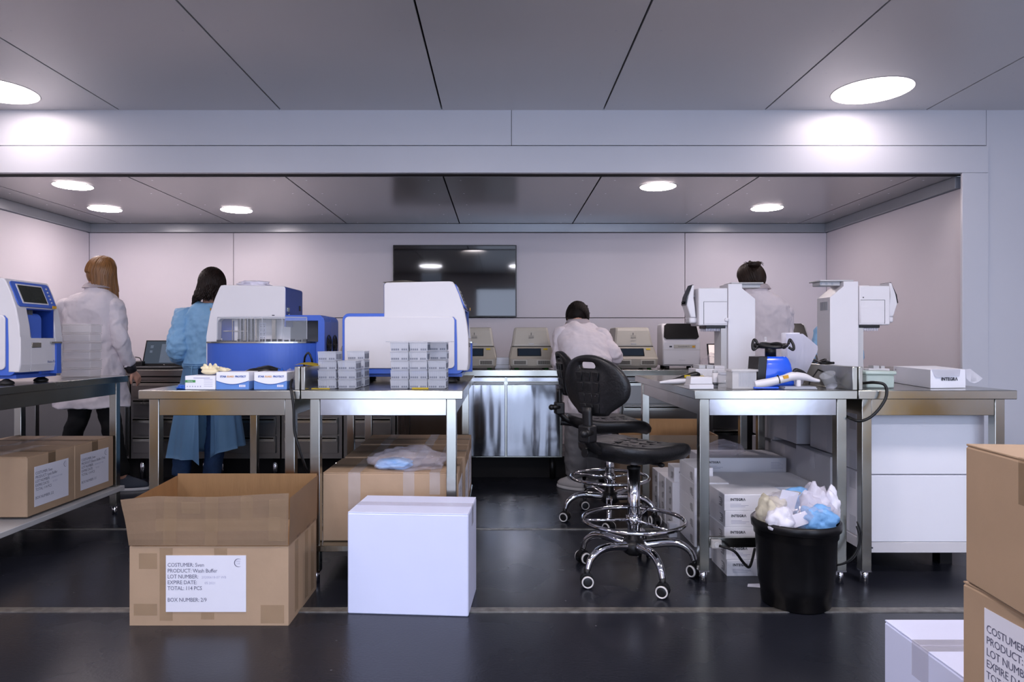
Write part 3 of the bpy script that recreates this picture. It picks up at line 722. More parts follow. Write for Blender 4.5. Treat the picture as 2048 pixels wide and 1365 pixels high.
ext1 = extractor('blue and white machine with a small screen, on the left table beside clear tubs', (-2.395-0.336, 3.40+0.17, TZ), 0)
dup(ext1, (-1.657+0.336, 3.84+0.165, TZ), PI, 'blue and white machine turned to show its curved glass door, behind the glove boxes')
dup(ext1, (-0.836+0.331, 3.60+0.17, TZ), 0, 'white sided machine with blue edges behind the clear tip racks')
def crumple(name, label, cat, c, size, m, group=None, amp=0.35, seed=0, sub=4, flat=1.0):
    mb = MB(); mb.ball((0,0,0), 1.0, sub)
    for v in mb.bm.verts:
        d = noise.noise(v.co*1.6+Vector((seed, 0, 0)))*amp+noise.noise(v.co*4+Vector((0, seed, 0)))*amp*0.5
        if m.startswith(('plastic', 'bag', 'wrapper', 'paper')):
            d += 0.22*amp*(1-2*abs(noise.noise(v.co*5+Vector((seed, seed, 0)))))+0.12*amp*(1-2*abs(noise.noise(v.co*11+Vector((0, 0, seed)))))
        v.co = v.co*(1+d); v.co.z = max(v.co.z, -0.55*flat)
        v.co = Vector((v.co.x*size[0], v.co.y*size[1], (v.co.z+0.55*flat)*size[2]))
    o = mb.build(name, MATS[m]); o.location = c
    return put(o, label, cat, group)
# papers lying on the machines
def flat_paper(name, label, cat, c, w_, d_, lift, m, rz=0, seed=1, th=0.003):
    mb = MB(); rr = random.Random(seed)
    mb.sheet(lambda u, v: ((u-0.5)*w_, (v-0.5)*d_, lift*(math.sin(PI*u)**2*(0.6+0.4*v)+0.3*noise.noise(Vector((u*3+seed, v*3, 0)))+0.12)), 14, 10, th)
    o = mb.build(name, MATS[m]); o.location = c; o.rotation_euler = (0,0,rz); return put(o, label, cat)
crumple('plastic_sheet', 'crumpled pale plastic sheet lying on top of the middle blue machine', 'plastic sheet', (WX(508,3.98), 3.98, TZ+0.535), (0.085,0.06,0.024), 'bag_white', seed=17, amp=0.4)
flat_paper('folded_paper', 'cream folded papers on top of the white sided machine before the television', 'paper', (WX(812,3.8), 3.78, TZ+0.5375), 0.22, 0.18, 0.014, 'beige_light', -0.1, 5, 0.004)

# ---------------------------------------------------------------- thermocyclers
def cycler(label, loc):
    t = thing('thermocycler', label, 'laboratory machine', loc, 0, 'beige thermocyclers on the back counter')
    bprof = [(-0.170,0.035),(-0.178,0.075),(-0.176,0.125),(-0.160,0.178),(0.160,0.178),(0.176,0.125),(0.178,0.075),(0.170,0.035)]
    # body lofted: base wide, sloping console face
    m = MB(); R = []
    for z, y0, y1, hw in ((0.012,-0.175,0.26,0.165),(0.030,-0.190,0.27,0.175),(0.085,-0.195,0.28,0.179),(0.098,-0.175,0.28,0.178),(0.175,-0.120,0.28,0.163),(0.183,-0.105,0.28,0.158)):
        R.append([(-hw, y0+0.01, z), (-hw+0.012, y0, z), (hw-0.012, y0, z), (hw, y0+0.01, z), (hw, y1, z), (-hw, y1, z)])
    m.loft(R)
    for f in m.bm.faces: f.smooth = False
    m.build('body', MATS['beige'], t)
    m = MB(); R = []
    for z, y0, y1, hw in ((0.185,-0.110,0.26,0.155),(0.20,-0.108,0.26,0.154),(0.31,-0.065,0.25,0.138),(0.332,-0.05,0.24,0.134),(0.338,-0.03,0.22,0.128)):
        R.append([(-hw, y0+0.012, z), (-hw+0.015, y0, z), (hw-0.015, y0, z), (hw, y0+0.012, z), (hw, y1, z), (-hw, y1, z)])
    m.loft(R)
    for f in m.bm.faces: f.smooth = False
    lid = m.build('lid', MATS['beige_light'], t)
    q = MB(); q.box(-0.156, 0.156, -0.112, -0.10, 0.181, 0.187); q.build('lid_gap', MATS['vent_dark'], t)
    m4 = Matrix.Translation((0, -0.148, 0.137)) @ Matrix.Rotation(math.radians(-35.5), 4, 'X')
    q = MB().box(-0.115, 0.075, -0.003, 0.002, -0.038, 0.036, 0.001, mtx=m4); s_ = q.build('touch_screen', MATS['screen_dark'], t)
    MB().box(-0.108, 0.068, -0.0042, -0.003, -0.033, 0.031, mtx=m4).build('display', MATS['lcd_blue'], s_)
    MB().box(0.095, 0.128, -0.004, 0.001, 0.022, 0.035, mtx=m4).build('sticker', MATS['yellow'], t)
    MB().text('BIO-RAD', 0.010, (0, 0, 0), align='CENTER').build('brand_plate', MATS['ink_dark'], lid)
    bp_ = kids(lid)[-1]; bp_.location = (0, -0.100, 0.255); bp_.rotation_euler = (math.radians(-21), 0, 0)
    q = MB().box(-0.004, 0.0, -0.091, -0.088, 0.275, 0.295).box(-0.024, 0.02, -0.099, -0.094, 0.250, 0.2515).box(-0.024, 0.02, -0.101, -0.096, 0.2675, 0.269)
    q.build('indicator_marks', MATS['ink_dark'], lid)
    MB().box(-0.022, 0.020, -0.1115, -0.105, 0.200, 0.209, 0.001).build('lid_latch', MATS['grey_plastic'], lid)
    for sx in (-1, 1):
        v = MB(); v.box(sx*0.095-0.058, sx*0.095+0.058, -0.199, -0.19, 0.036, 0.076, 0.002); fr = v.build('vent_frame', MATS['beige_light'], t)
        g = MB(); g.box(sx*0.095-0.048, sx*0.095+0.048, -0.2005, -0.197, 0.042, 0.070)
        g.build('vent', MATS['vent_dark'], fr)
        g = MB()
        for i in range(12): g.box(sx*0.095-0.046+0.008*i, sx*0.095-0.0435+0.008*i, -0.2025, -0.1995, 0.042, 0.070)
        g.build('vent_fins', MATS['beige'], fr)
        for sy in (-0.12, 0.2): MB().cyl((sx*0.12, sy, 0), (sx*0.12, sy, 0.013), 0.018).build('foot', MATS['feet_green'], t)
    return t
YC = 5.62
cy1 = cycler('beige thermocycler partly hidden behind the white sided machine', (WX(948,YC-0.2), YC, CZ))
dup(cy1, (WX(1064,YC-0.2), YC, CZ), 0, 'beige thermocycler in full view left of the bending man')
dup(cy1, (WX(1272,YC-0.2), YC, CZ), 0, 'beige thermocycler between the bending man and the white analyser')
dup(cy1, (WX(718,YC-0.2), YC, CZ), 0, 'beige thermocycler seen only in the gap between two blue machines')
t = thing('white_canister', 'small white box on the counter between two thermocyclers', 'box', (WX(1004,5.66), 5.66, CZ))
MB().box(-0.058, 0.058, -0.05, 0.05, 0, 0.092, 0.004).build('body', MATS['carton_white'], t); MB().box(-0.059, 0.059, -0.051, 0.051, 0.03, 0.034).build('lid_edge', MATS['grey_plastic'], t)

# ---------------------------------------------------------------- white analysers
def analyser(label, loc):
    t = thing('analyser', label, 'laboratory machine', loc, math.radians(-7), 'white analysers with dark lids')
    hp = [(-0.17,0.025),(-0.185,0.04),(-0.187,0.215),(-0.180,0.235),(-0.10,0.355),(-0.08,0.37),(0.20,0.37),(0.23,0.34),(0.23,0.03),(0.22,0.02)]
    MB().prism(hp, -0.150, 0.150, 'x', 0.014, 3).build('body', MATS['white_plastic'], t)
    p0 = Vector((0, -0.1825, 0.240)); d = Vector((0, 0.080, 0.120)).normalized(); n = Vector((0, -d.z, d.y)); X = Vector((1,0,0))
    m4 = Matrix((X, d, n)).transposed().to_4x4(); m4.translation = p0
    pr = MB().prism([(-0.118,0.0),(0.118,0.0),(0.138,0.02),(0.128,0.13),(0.108,0.150),(-0.108,0.150),(-0.128,0.13),(-0.138,0.02)], 0.001, 0.010, 'z', 0.003, mtx=m4)
    pr.build('dark_lid', MATS['tv_frame'], t)
    MB().box(-0.060, 0.112, -0.190, -0.1865, 0.168, 0.198, 0.003).box(-0.148,0.148,-0.1885,-0.187,0.1555,0.1575).build('front_band', MATS['beige_light'], t)
    MB().text('QuantStudio 5', 0.015, (-0.028, -0.191, 0.178)).text('_____', 0.02, (-0.02,-0.1885,0.075)).build('printed_name', MATS['ink_dark'], t)
    MB().box(-0.095, -0.075, -0.190, -0.186, 0.176, 0.188).build('logo_plate', MATS['ink_dark'], t)
    MB().box(0.083, 0.105, -0.1915, -0.189, 0.174, 0.190).build('sticker', MATS['amber'], t)
    for sx in (-1, 1):
        for sy in (-0.14, 0.18): MB().cyl((sx*0.11, sy, 0), (sx*0.11, sy, 0.026), 0.02).build('foot', MATS['black_rubber'], t)
    return t
an1 = analyser('white analyser with a dark sloping lid, left of the pipetting robot', (WX(1367,5.5), 5.66, CZ))
dup(an1, (WX(1583,5.5), 5.66, CZ), math.radians(-7), 'white analyser with a dark lid, showing behind the paper towel roll')

# ---------------------------------------------------------------- laptops
def laptop(label, loc, rz, w_, d_, h_, scr, ang=18):
    t = thing('laptop', label, 'laptop', loc, rz)
    b_ = MB().box(-w_/2, w_/2, -d_, 0, 0, 0.018, 0.003).build('base', MATS['black_plastic'], t)
    MB().box(-w_/2+0.02, w_/2-0.02, -d_+0.09, -0.02, 0.018, 0.0195).build('keyboard', MATS['grey_dark'], b_)
    m4 = Matrix.Translation((0, 0, 0.018)) @ Matrix.Rotation(math.radians(-ang), 4, 'X')
    s_ = MB().box(-w_/2, w_/2, -0.004, 0.006, 0, h_, 0.003, mtx=m4).build('screen_lid', MATS['black_plastic'], t)
    MB().box(-w_/2+0.012, w_/2-0.012, -0.005, -0.0035, 0.022, h_-0.01, mtx=m4).build('display', MATS[scr], s_)
    if scr == 'laptop_lit':
        MB().box(-w_*0.12, w_/2-0.014, -0.0062, -0.005, 0.03, h_-0.034, mtx=m4).box(-w_/2+0.05, -w_/2+0.075, -0.0062, -0.005, h_-0.07, h_-0.045, mtx=m4).box(-w_/2+0.05, -w_/2+0.072, -0.0062, -0.005, h_-0.11, h_-0.09, mtx=m4).build('open_window', MATS['window_grey'], s_)
        MB().lathe([(0,0),(0.006,0),(0.006,0.0012),(0,0.0012)], (0,0,0), 16, m4 @ Matrix.Translation((0,-0.0038,0.012)) @ Matrix.Rotation(PI/2,4,'X')).build('maker_badge', MATS['steel'], s_)
    return t
laptop('open black laptop with a lit grey screen on the left counter', (WX(328,5.66), 5.66, CZ), math.radians(-3), 0.38, 0.25, 0.225, 'laptop_lit')
laptop('small open laptop with a pale bright screen behind the pipetting robot', (1.895, 5.74, CZ), math.radians(4), 0.30, 0.21, 0.19, 'laptop_light', 12)
t = thing('black_case', 'low black case on the counter left of the dark laptop', 'case', (WX(272,5.7), 5.7, CZ))
MB().box(-0.09, 0.09, -0.08, 0.08, 0, 0.06, 0.008).build('body', MATS['black_plastic'], t); MB().tube([(-0.03,0,0.058),(-0.02,0,0.09),(0.03,0,0.085),(0.045,0,0.058)], 0.004, 8).build('handle', MATS['cable'], t)

# ---------------------------------------------------------------- clear tubs on the left table
def tub(label, loc):
    t = thing('plastic_tub', label, 'plastic tub', loc, 0, 'stacked clear tubs on the left table')
    MB().box(-0.088, 0.088, -0.06, 0.06, 0.0, 0.046, 0.006).build('body', MATS['frost_box'], t)
    MB().box(-0.091, 0.091, -0.063, 0.063, 0.046, 0.0535, 0.003).build('lid', MATS['frost_box'], t); return t
pos6 = ['bottom', 'second from the bottom', 'third from the bottom', 'third from the top', 'second from the top', 'top']
tb = None; tx = WX(157,4.17)
for k in range(6):
    lb = 'frosted plastic tub, %s of the stack beside the left machine' % pos6[k]
    l = (tx+0.004*(k % 2), 4.2, TZ+0.054*k)
    tb = tub(lb, l) if k == 0 else dup(tb if k == 1 else tb0, l, 0, lb)
    if k == 0: tb0 = tb
# small white label card under machine 1
t = put(MB().box(-0.022, 0.022, -0.002, 0.002, 0, 0.045).build('label_card', MATS['paper']), 'small white card standing under the left blue machine', 'card'); t.location = (WX(83,3.8), 3.8, TZ)

# ---------------------------------------------------------------- tip racks
def rack(label, loc):
    t = thing('tip_rack', label, 'pipette tip rack', loc, 0, 'clear pipette tip racks on the steel table')
    w_, d_, h_ = 0.0415, 0.061, 0.0425
    m = MB(); m.prism([(-w_+0.003,0.0),(w_-0.003,0.0),(w_,h_-0.004),(-w_,h_-0.004)], -d_, d_, 'y')
    for i in range(9):
        x = -w_+0.005+i*(2*w_-0.010)/8; m.box(x-0.0006, x+0.0006, -d_-0.0012, -d_, 0.002, h_-0.006)
    for i in range(13):
        y = -d_+0.005+i*(2*d_-0.010)/12; m.box(w_-0.002, w_+0.0004, y-0.0006, y+0.0006, 0.002, h_-0.006)
    m.build('body', MATS['frost'], t)
    q = MB()
    for i in range(8):
        if i == 4: continue
        x = -w_+0.009+i*(2*w_-0.018)/7; q.box(x-0.0036, x+0.0036, -d_-0.0011, -d_-0.0002, 0.005, 0.013)
    for i in range(10):
        y = -d_+0.012+i*0.0108; q.box(w_-0.0015, w_+0.0006, y-0.003, y+0.003, 0.006, 0.030)
    q.build('tip_slots', MATS['frost_dark'], t)
    MB().box(-w_-0.0008, w_+0.0008, -d_-0.0016, d_+0.0016, h_-0.0045, h_-0.0005, 0.001, 1).build('rim', MATS['frost'], t)
    return t
RH = 0.0428
rk0 = None
lev = {5: ['bottom', 'second', 'middle', 'fourth', 'top'], 4: ['bottom', 'second', 'third', 'top'], 3: ['bottom', 'middle', 'top']}
def column(xpx, Y, n, where, jit=0.0):
    global rk0
    for k in range(n):
        lb = 'clear tip rack, %s one %s' % (lev[n][k], where)
        l = (WX(xpx, Y-0.061)+(random.random()-0.5)*0.003+jit*k, Y, TZ+0.001+RH*k)
        if rk0 is None: rk0 = rack(lb, l)
        else: dup(rk0, l, 0, lb)
column(654, 3.20, 4, 'of the leftmost column in the shorter cluster', 0.0)
column(694, 3.20, 3, 'of the front right column in the shorter cluster')
column(712, 3.35, 4, 'of the rear right column in the shorter cluster')
column(799, 3.20, 5, 'of the left column in the taller cluster')
column(836, 3.20, 5, 'of the centre column in the taller cluster')
column(874, 3.20, 3, 'of the front right column in the taller cluster')
column(876, 3.34, 5, 'of the rear right column in the taller cluster')
o = MB().box(-0.15, 0.15, -0.12, 0.10, 0, 0.003, 0.001, 1).build('rack_tray', MATS['frost']); o.location = (WX(842,3.25), 3.26, TZ+0.0015+RH*5)
put(o, 'thin clear tray lying on top of the taller tip rack cluster', 'tray')
o = MB().sheet(lambda u, v: ((u-0.5)*0.11, (v-0.5)*0.12, 0.004*math.sin(5*u)+0.006*v+0.004), 10, 8, 0.006).build('yellow_cloth', MATS['yellow']); o.location = (-0.885, 3.16, TZ+0.106); put(o, 'yellow folded cloth lying over the upstand left of the tip racks', 'cloth')
o = MB().box(-0.038, 0.038, -0.004, 0.004, 0, 0.006, 0.001, 1).build('yellow_slip', MATS['yellow']); o.location = (WX(838,3.08), 3.125, TZ); put(o, 'narrow yellow slip at the foot of the taller tip rack cluster', 'slip')
o = MB().box(-0.042, 0.042, -0.004, 0.004, 0, 0.004, 0.001, 1).build('yellow_slip', MATS['yellow']); o.location = (WX(636,3.08), 3.125, TZ); put(o, 'narrow yellow slip at the foot of the shorter tip rack cluster', 'slip')

# ---------------------------------------------------------------- glove boxes
def glove_box(label, loc, rz, style):
    t = thing('glove_box', label, 'glove box', loc, rz, 'boxes of disposable gloves')
    w_, d_, h_ = (0.074, 0.06, 0.079) if style == 'blue' else (0.069, 0.06, 0.062)
    MB().box(-w_, w_, -d_, d_, 0, h_, 0.0015, 1).build('carton', MATS['carton_white'], t)
    if style == 'blue':
        m = MB(); n = 16; bm = m.bm; y = -d_-0.0004
        up = [bm.verts.new((-w_+2*w_*i/n, y, h_*0.50-h_*0.20*math.sin(PI*i/n))) for i in range(n+1)]
        dn = [bm.verts.new((-w_+2*w_*i/n, y, 0.001)) for i in range(n+1)]
        for i in range(n): bm.faces.new((dn[i], dn[i+1], up[i+1], up[i]))
        m.box(w_, w_+0.0004, -d_, d_, 0.001, h_*0.48); m.build('blue_print', MATS['box_blue'], t)
        m = MB(); bm = m.bm; y -= 0.0004
        up = [bm.verts.new((-w_+2*w_*i/n, y, h_*0.52-h_*0.20*math.sin(PI*i/n))) for i in range(n+1)]
        dn = [bm.verts.new((-w_+2*w_*i/n, y, h_*0.49-h_*0.215*math.sin(PI*i/n))) for i in range(n+1)]
        for i in range(n): bm.faces.new((dn[i], dn[i+1], up[i+1], up[i]))
        m.build('navy_wave', MATS['box_navy'], t)
        ty = -d_-0.001; tz = h_*0.70
        MB().text('STAR', 0.0118, (-0.056, ty, tz), bold=0.04).text('PROTECT', 0.0118, (0.012, ty, tz), squash=0.95, bold=0.04).build('printed_name', MATS['ink_blue'], t)
        MB().text('GUARD', 0.0118, (-0.0258, ty, tz), squash=0.80, bold=0.04).build('printed_name', MATS['ink_gold'], t)
        q = MB()
        for i in range(4): q.box(0.030+i*0.0075, 0.036+i*0.0075, ty, ty+0.0005, 0.012, 0.022)
        q.build('size_marks', MATS['paper'], t)
    else:
        MB().box(-w_+0.001, -w_+0.048, -d_-0.0006, -d_, h_*0.52, h_*0.70).build('green_print', MATS['green'], t)
        q = MB().text('Nitrile', 0.009, (-w_+0.012, -d_-0.001, h_*0.56)); q.build('printed_name', MATS['paper'], t)
        q = MB()
        for i in range(6): q.box(-w_+0.008+0.012*i, -w_+0.014+0.012*i, -d_-0.0006, -d_, 0.012, 0.017)
        for i in range(5): q.box(0.018, 0.058, -d_-0.0006, -d_, 0.014+0.008*i, 0.0155+0.008*i)
        q.box(-0.03, 0.045, -d_-0.0006, -d_, 0.051, 0.0545); q.build('fine_print', MATS['ink_soft'], t)
    MB().prism([(0.045*math.cos(a_*PI/8), 0.022*math.sin(a_*PI/8)) for a_ in range(16)], h_, h_+0.0006, 'z').build('opening', MATS['ink_soft'], t)
    return t
gb = 3.145
glove_box('white glove box with a green stripe, leftmost of the three', (WX(401,3.085), gb, TZ), math.radians(-2), 'green')
glove_box('blue and white glove box standing in the middle of the three', (WX(465,3.085), gb, TZ), 0, 'blue')
glove_box('blue and white glove box at the right, next to the black cable', (WX(541,3.085), gb, TZ), 0, 'blue')
def glove(name, label, loc, m, s=1.0, seed=1, ang=0):
    """a limp glove: palm with five unequal fingers"""
    mb = MB(); r = random.Random(seed)
    mb.ball((0,0,0.016), 0.034, 2, (1.2,0.8,0.42))
    for i in range(5):
        a_ = math.radians(150-30*i)+ang; l = (0.035,0.05,0.056,0.05,0.04)[i]
        p = Vector((0.026*math.cos(a_), 0.02*math.sin(a_)*0.5, 0.022)); q = p+Vector((l*math.cos(a_)*0.7, -0.005*i, abs(l*math.sin(a_))*0.8*(0.5+0.5*r.random())))
        mb.tube([p*0.5, p, (p+q)/2+Vector((0,0,0.006)), q], [0.011, 0.010, 0.008, 0.006], 8)
    o = mb.build(name, MATS[m]); o.location = loc; o.scale = (s,s,s); remesh(o, 0.003, 3); return put(o, label, 'glove')
glove('latex_glove', 'cream latex glove lying bunched on the green striped glove box', (WX(418,3.12), 3.13, TZ+0.064), 'latex', 1.0, 3)
crumple('latex_glove', 'second cream glove, rolled flat, hanging over the middle glove box edge', 'glove', (WX(433,3.14), 3.17, TZ+0.0795), (0.045,0.03,0.012), 'latex', seed=4)
crumple('blue_glove', 'crumpled blue glove on the steel table left of the glove boxes', 'glove', (WX(362,3.1), 3.12, TZ), (0.028,0.022,0.014), 'glove_blue', seed=2)
crumple('blue_glove', 'bit of blue glove sticking out behind the middle glove box', 'glove', (WX(556,3.2), 3.24, TZ+0.0), (0.02,0.02,0.055), 'glove_blue', seed=8)
crumple('black_pouch', 'black pouch with pale folds behind the two blue glove boxes', 'pouch', (WX(525,3.3), 3.31, TZ), (0.13,0.045,0.062), 'black_plastic', seed=3, amp=0.2)
crumple('clear_bag', 'clear plastic bag beside the right glove box against the upstand', 'plastic bag', (WX(582,3.2), 3.2, TZ), (0.03,0.06,0.055), 'plastic_bag', seed=6, amp=0.25)
o = MB().tube([(WX(575,3.12),3.2,0.93),(WX(578,3.06),3.08,0.90),(WX(583,3.03),3.03,0.875),(WX(588,3.03),3.025,0.80),(WX(589,3.03),3.03,0.70),(WX(598,3.03),3.035,0.62),(WX(610,3.06),3.07,0.53),(WX(622,3.2),3.2,0.45),(WX(628,3.4),3.42,0.30)], 0.006, 10).build('power_cable', MATS['cable'])
put(o, 'black power cable hanging down between the two left tables', 'cable')
o = MB().tube([(WX(608,3.5),3.5,0.97),(WX(610,3.45),3.45,1.02),(WX(617,3.45),3.45,1.04),(WX(623,3.45),3.45,1.01),(WX(624,3.45),3.46,0.98)], 0.005, 10).build('power_cable', MATS['cable'])
put(o, 'short black cable loop in front of the blue machine drum', 'cable')

# ---------------------------------------------------------------- plastic bag on the carton
crumple('mask_bag', 'clear plastic bag lying on the front carton under the tip rack table', 'plastic bag', (WX(818,3.27), 3.27, 0.496), (0.165,0.10,0.062), 'plastic_bag', seed=11, amp=0.28, sub=5)
o = crumple('blue_mask_pack', 'folded blue masks inside the clear bag on the front carton', 'mask', (WX(790,3.25), 3.25, 0.497), (0.085,0.06,0.03), 'bag_blue', seed=14, amp=0.3)
# ---------------------------------------------------------------- lab chairs
def lab_chair(label, loc, rz, base_rot, ring_r=0.236):
    """seat faces +x in its own frame"""
    t = thing('lab_chair', label, 'chair', loc, rz, 'black wheeled lab chairs')
    B, C_ = MATS['seat_black'], MATS['chrome']
    m = MB()
    def outline(a_):
        ca, sa = math.cos(a_), math.sin(a_)
        e = 2/2.6; r = 1/((abs(ca)**2.6+abs(sa)**2.6)**(1/2.6))
        return ca*r*0.235, sa*r*0.235*(0.92+0.08*ca)
    K = 36; rings = []
    def zt(x, y):
        return 0.030*((x+0.02)/0.235)**3*-0.5 - 0.016*math.exp(-((x+0.06)/0.11)**2-(y/0.13)**2) + 0.012*(abs(y)/0.22)**2 - 0.02*max(0, (x-0.12)/0.11)**2 + 0.012*max(0,(-x-0.12)/0.11)
    for rr, dz in ((0.001,0),(0.25,0),(0.5,0),(0.72,0),(0.88,0),(0.96,-0.006),(1.0,-0.022),(0.985,-0.046),(0.9,-0.070),(0.6,-0.078),(0.3,-0.078),(0.001,-0.078)):
        ring = []
        for i in range(K):
            x, y = outline(2*PI*i/K); x *= rr*1.07; y *= rr*1.07; x -= 0.012; z = zt(x, y)+dz
            if dz == 0 and 0.2 < rr < 0.9: z -= 0.0028*(1 if (math.sin(x*95)*math.sin(y*70) > 0.15) else 0)
            ring.append((x, y, z+0.626))
        rings.append(ring)
    m.loft(rings); st = m.build('seat', B, t)
    mb = MB()
    for i in range(5):
        for j in range(4):
            x = -0.12+0.055*i; y = -0.09+0.06*j
            mb.box(x-0.019, x+0.019, y-0.021, y+0.021, 0.618+zt(x,y), 0.6268+zt(x,y), 0.002, 1)
    mb.build('seat_pads', B, st)
    # backrest: rounded trapezoid plate with a handle slot, leaning back
    m4 = Matrix.Translation((-0.312, 0, 0.902)) @ Matrix.Rotation(math.radians(-8), 4, 'Y')
    prof = [(-0.055,-0.145),(-0.08,-0.125),(-0.135,-0.075),(-0.150,-0.03),(-0.148,0.02),(-0.125,0.075),(-0.09,0.115),(-0.045,0.140),(0,0.147)]
    prof = [(x*1.24, z*0.93) for x, z in prof]
    pts = prof+[(-x, z) for x, z in prof[::-1][1:]]
    # smooth outline
    sm = []
    n = len(pts)
    for i in range(n):
        p0, p1, p2, p3 = [Vector((*pts[(i+k) % n], 0)) for k in (-1,0,1,2)]
        for s_ in (0, 0.33, 0.66):
            t2, t3 = s_*s_, s_**3
            q = 0.5*((2*p1)+(p2-p0)*s_+(2*p0-5*p1+4*p2-p3)*t2+(3*p1-p0-3*p2+p3)*t3); sm.append((q.x, q.y))
    hs = [(hx, hz) for hx, hz in rrect(-0.046, 0.046, 0.076, 0.106, 0.0145, 4)]
    # ring-wise plate: outer outline joined to the slot outline
    m = MB(); bm = m.bm
    def curve(y): return 0.050*(abs(y)/0.20)**2.2
    K = len(sm)
    def slot_at(a_):
        cx_, cz_ = 0, 0.093; dx, dz = math.cos(a_), math.sin(a_)
        best = None
        for i in range(len(hs)):
            x1, z1 = hs[i]; x2, z2 = hs[(i+1) % len(hs)]
            x1 -= cx_; x2 -= cx_; z1 -= cz_; z2 -= cz_
            den = dx*(z2-z1)-dz*(x2-x1)
            if abs(den) < 1e-12: continue
            s_ = (x1*(z2-z1)-z1*(x2-x1))/den; u = (x1*dz-z1*dx)/den
            if s_ > 0 and -1e-6 <= u <= 1+1e-6: best = s_ if best is None else min(best, s_)
        return cx_+dx*best, cz_+dz*best
    outer = sm; layers = []
    inner = [slot_at(math.atan2(z-0.093, x)) for x, z in outer]
    def ringpts(f, dx): # f 0 inner..1 outer
        return [Vector((dx+curve(i0+(o0-i0)*f), i0+(o0-i0)*f, i1+(o1-i1)*f)) for (i0, i1), (o0, o1) in zip(inner, outer)]
    seq = [(0.0,0.006),(0.04,0.0),(0.5,-0.004),(0.9,-0.004),(0.98,0.002),(1.0,0.012),(0.98,0.022),(0.9,0.028),(0.5,0.030),(0.04,0.026),(0.0,0.020)]
    R = [ringpts(f, dx) for f, dx in seq]
    V = [[bm.verts.new(p) for p in r] for r in R]; fs = []
    for a_, b_ in list(zip(V, V[1:]))+[(V[-1], V[0])]:
        for i in range(K): f = bm.faces.new((a_[i], a_[(i+1) % K], b_[(i+1) % K], b_[i])); f.smooth = True; fs.append(f)
    bmesh.ops.recalc_face_normals(bm, faces=fs)
    bmesh.ops.transform(bm, matrix=m4, verts=bm.verts)
    bk = m.build('backrest', B, t)
    mb = MB()
    for r_ in range(4):
        for c_ in range(3):
            y = (-0.048+0.048*c_)*(1-0.06*r_); z = 0.044-0.047*r_
            pt = [(y-0.019+0.001*r_, z+0.018), (y+0.019, z+0.018), (y+0.013, z-0.020), (y-0.013, z-0.020)]
            mb.prism(pt, -0.0050, 0.0, 'x', 0.001, 1, mtx=m4)
    mb.build('backrest_pads', B, bk)
    # bracket
    MB().tube([(-0.320,0,0.81),(-0.316,0,0.70),(-0.305,0,0.655),(-0.255,0,0.615),(-0.17,0,0.592),(-0.05,0,0.578)], [0.026,0.027,0.028,0.032,0.03,0.03], 12, 5, flat=0.6).box(-0.345,-0.290,-0.034,0.034,0.655,0.73,0.008).build('back_bracket', MATS['black_plastic'], t)
    MB().cyl((-0.32,-0.02,0.70),(-0.372,-0.03,0.70), 0.016).ball((-0.372,-0.03,0.70),0.018,2).build('bracket_knob', MATS['black_plastic'], t)
    MB().tube([(-0.16,0.0,0.585),(-0.27,0.03,0.600),(-0.30,0.035,0.603)], [0.016,0.02,0.022], 12).box(-0.13,0.10,-0.08,0.08,0.555,0.572,0.01).build('seat_mechanism', MATS['black_plastic'], t)
    MB().tube([(0.0,-0.05,0.545),(0.0,-0.10,0.54),(0.0,-0.15,0.54)], 0.006, 8).ball((0.0,-0.155,0.54),0.012,2,(1,1.6,1)).build('height_lever', MATS['black_plastic'], t)
    MB().cyl((0,0,0.50),(0,0,0.565), 0.017).cyl((0,0,0.545),(0,0,0.562),0.028).build('gas_rod', C_, t)
    MB().cyl((0,0,0.165),(0,0,0.505), 0.029, 28).build('column', C_, t)
    MB().cyl((0,0,0.500),(0,0,0.512), 0.032, 28).build('column_collar', MATS['black_plastic'], t)
    # foot ring
    rg = MB().tube([(ring_r*math.cos(2*PI*i/40), ring_r*math.sin(2*PI*i/40), 0.262) for i in range(40)], 0.0105, 12, 0, closed=True)
    for a_ in (0.4, 0.4+2*PI/3, 0.4+4*PI/3): rg.cyl((0.03*math.cos(a_), 0.03*math.sin(a_), 0.262), (ring_r*math.cos(a_), ring_r*math.sin(a_), 0.262), 0.007, 10)
    rg.cyl((0,0,0.245),(0,0,0.285), 0.036, 24); rg.build('foot_ring', C_, t)
    MB().lathe([(0,0.10),(0.032,0.10),(0.052,0.115),(0.056,0.15),(0.040,0.172),(0,0.172)], (0,0,0), 24).build('hub', MATS['black_plastic'], t)
    for k in range(5):
        a_ = base_rot-rz+k*2*PI/5; c, s = math.cos(a_), math.sin(a_)
        lg = MB().tube([(0.04*c,0.04*s,0.145),(0.15*c,0.15*s,0.158),(0.215*c,0.215*s,0.150),(0.262*c,0.262*s,0.118),(0.280*c,0.280*s,0.075)], [0.022,0.020,0.018,0.016,0.014], 14, 6, up=(0,0,1)).build('base_leg', C_, t)
        ct = thing_child('caster', t, (0.282*c, 0.282*s, 0), a_+[0.9,2.2,0.1,1.2,-0.6][k])
    return t
_cast = {}
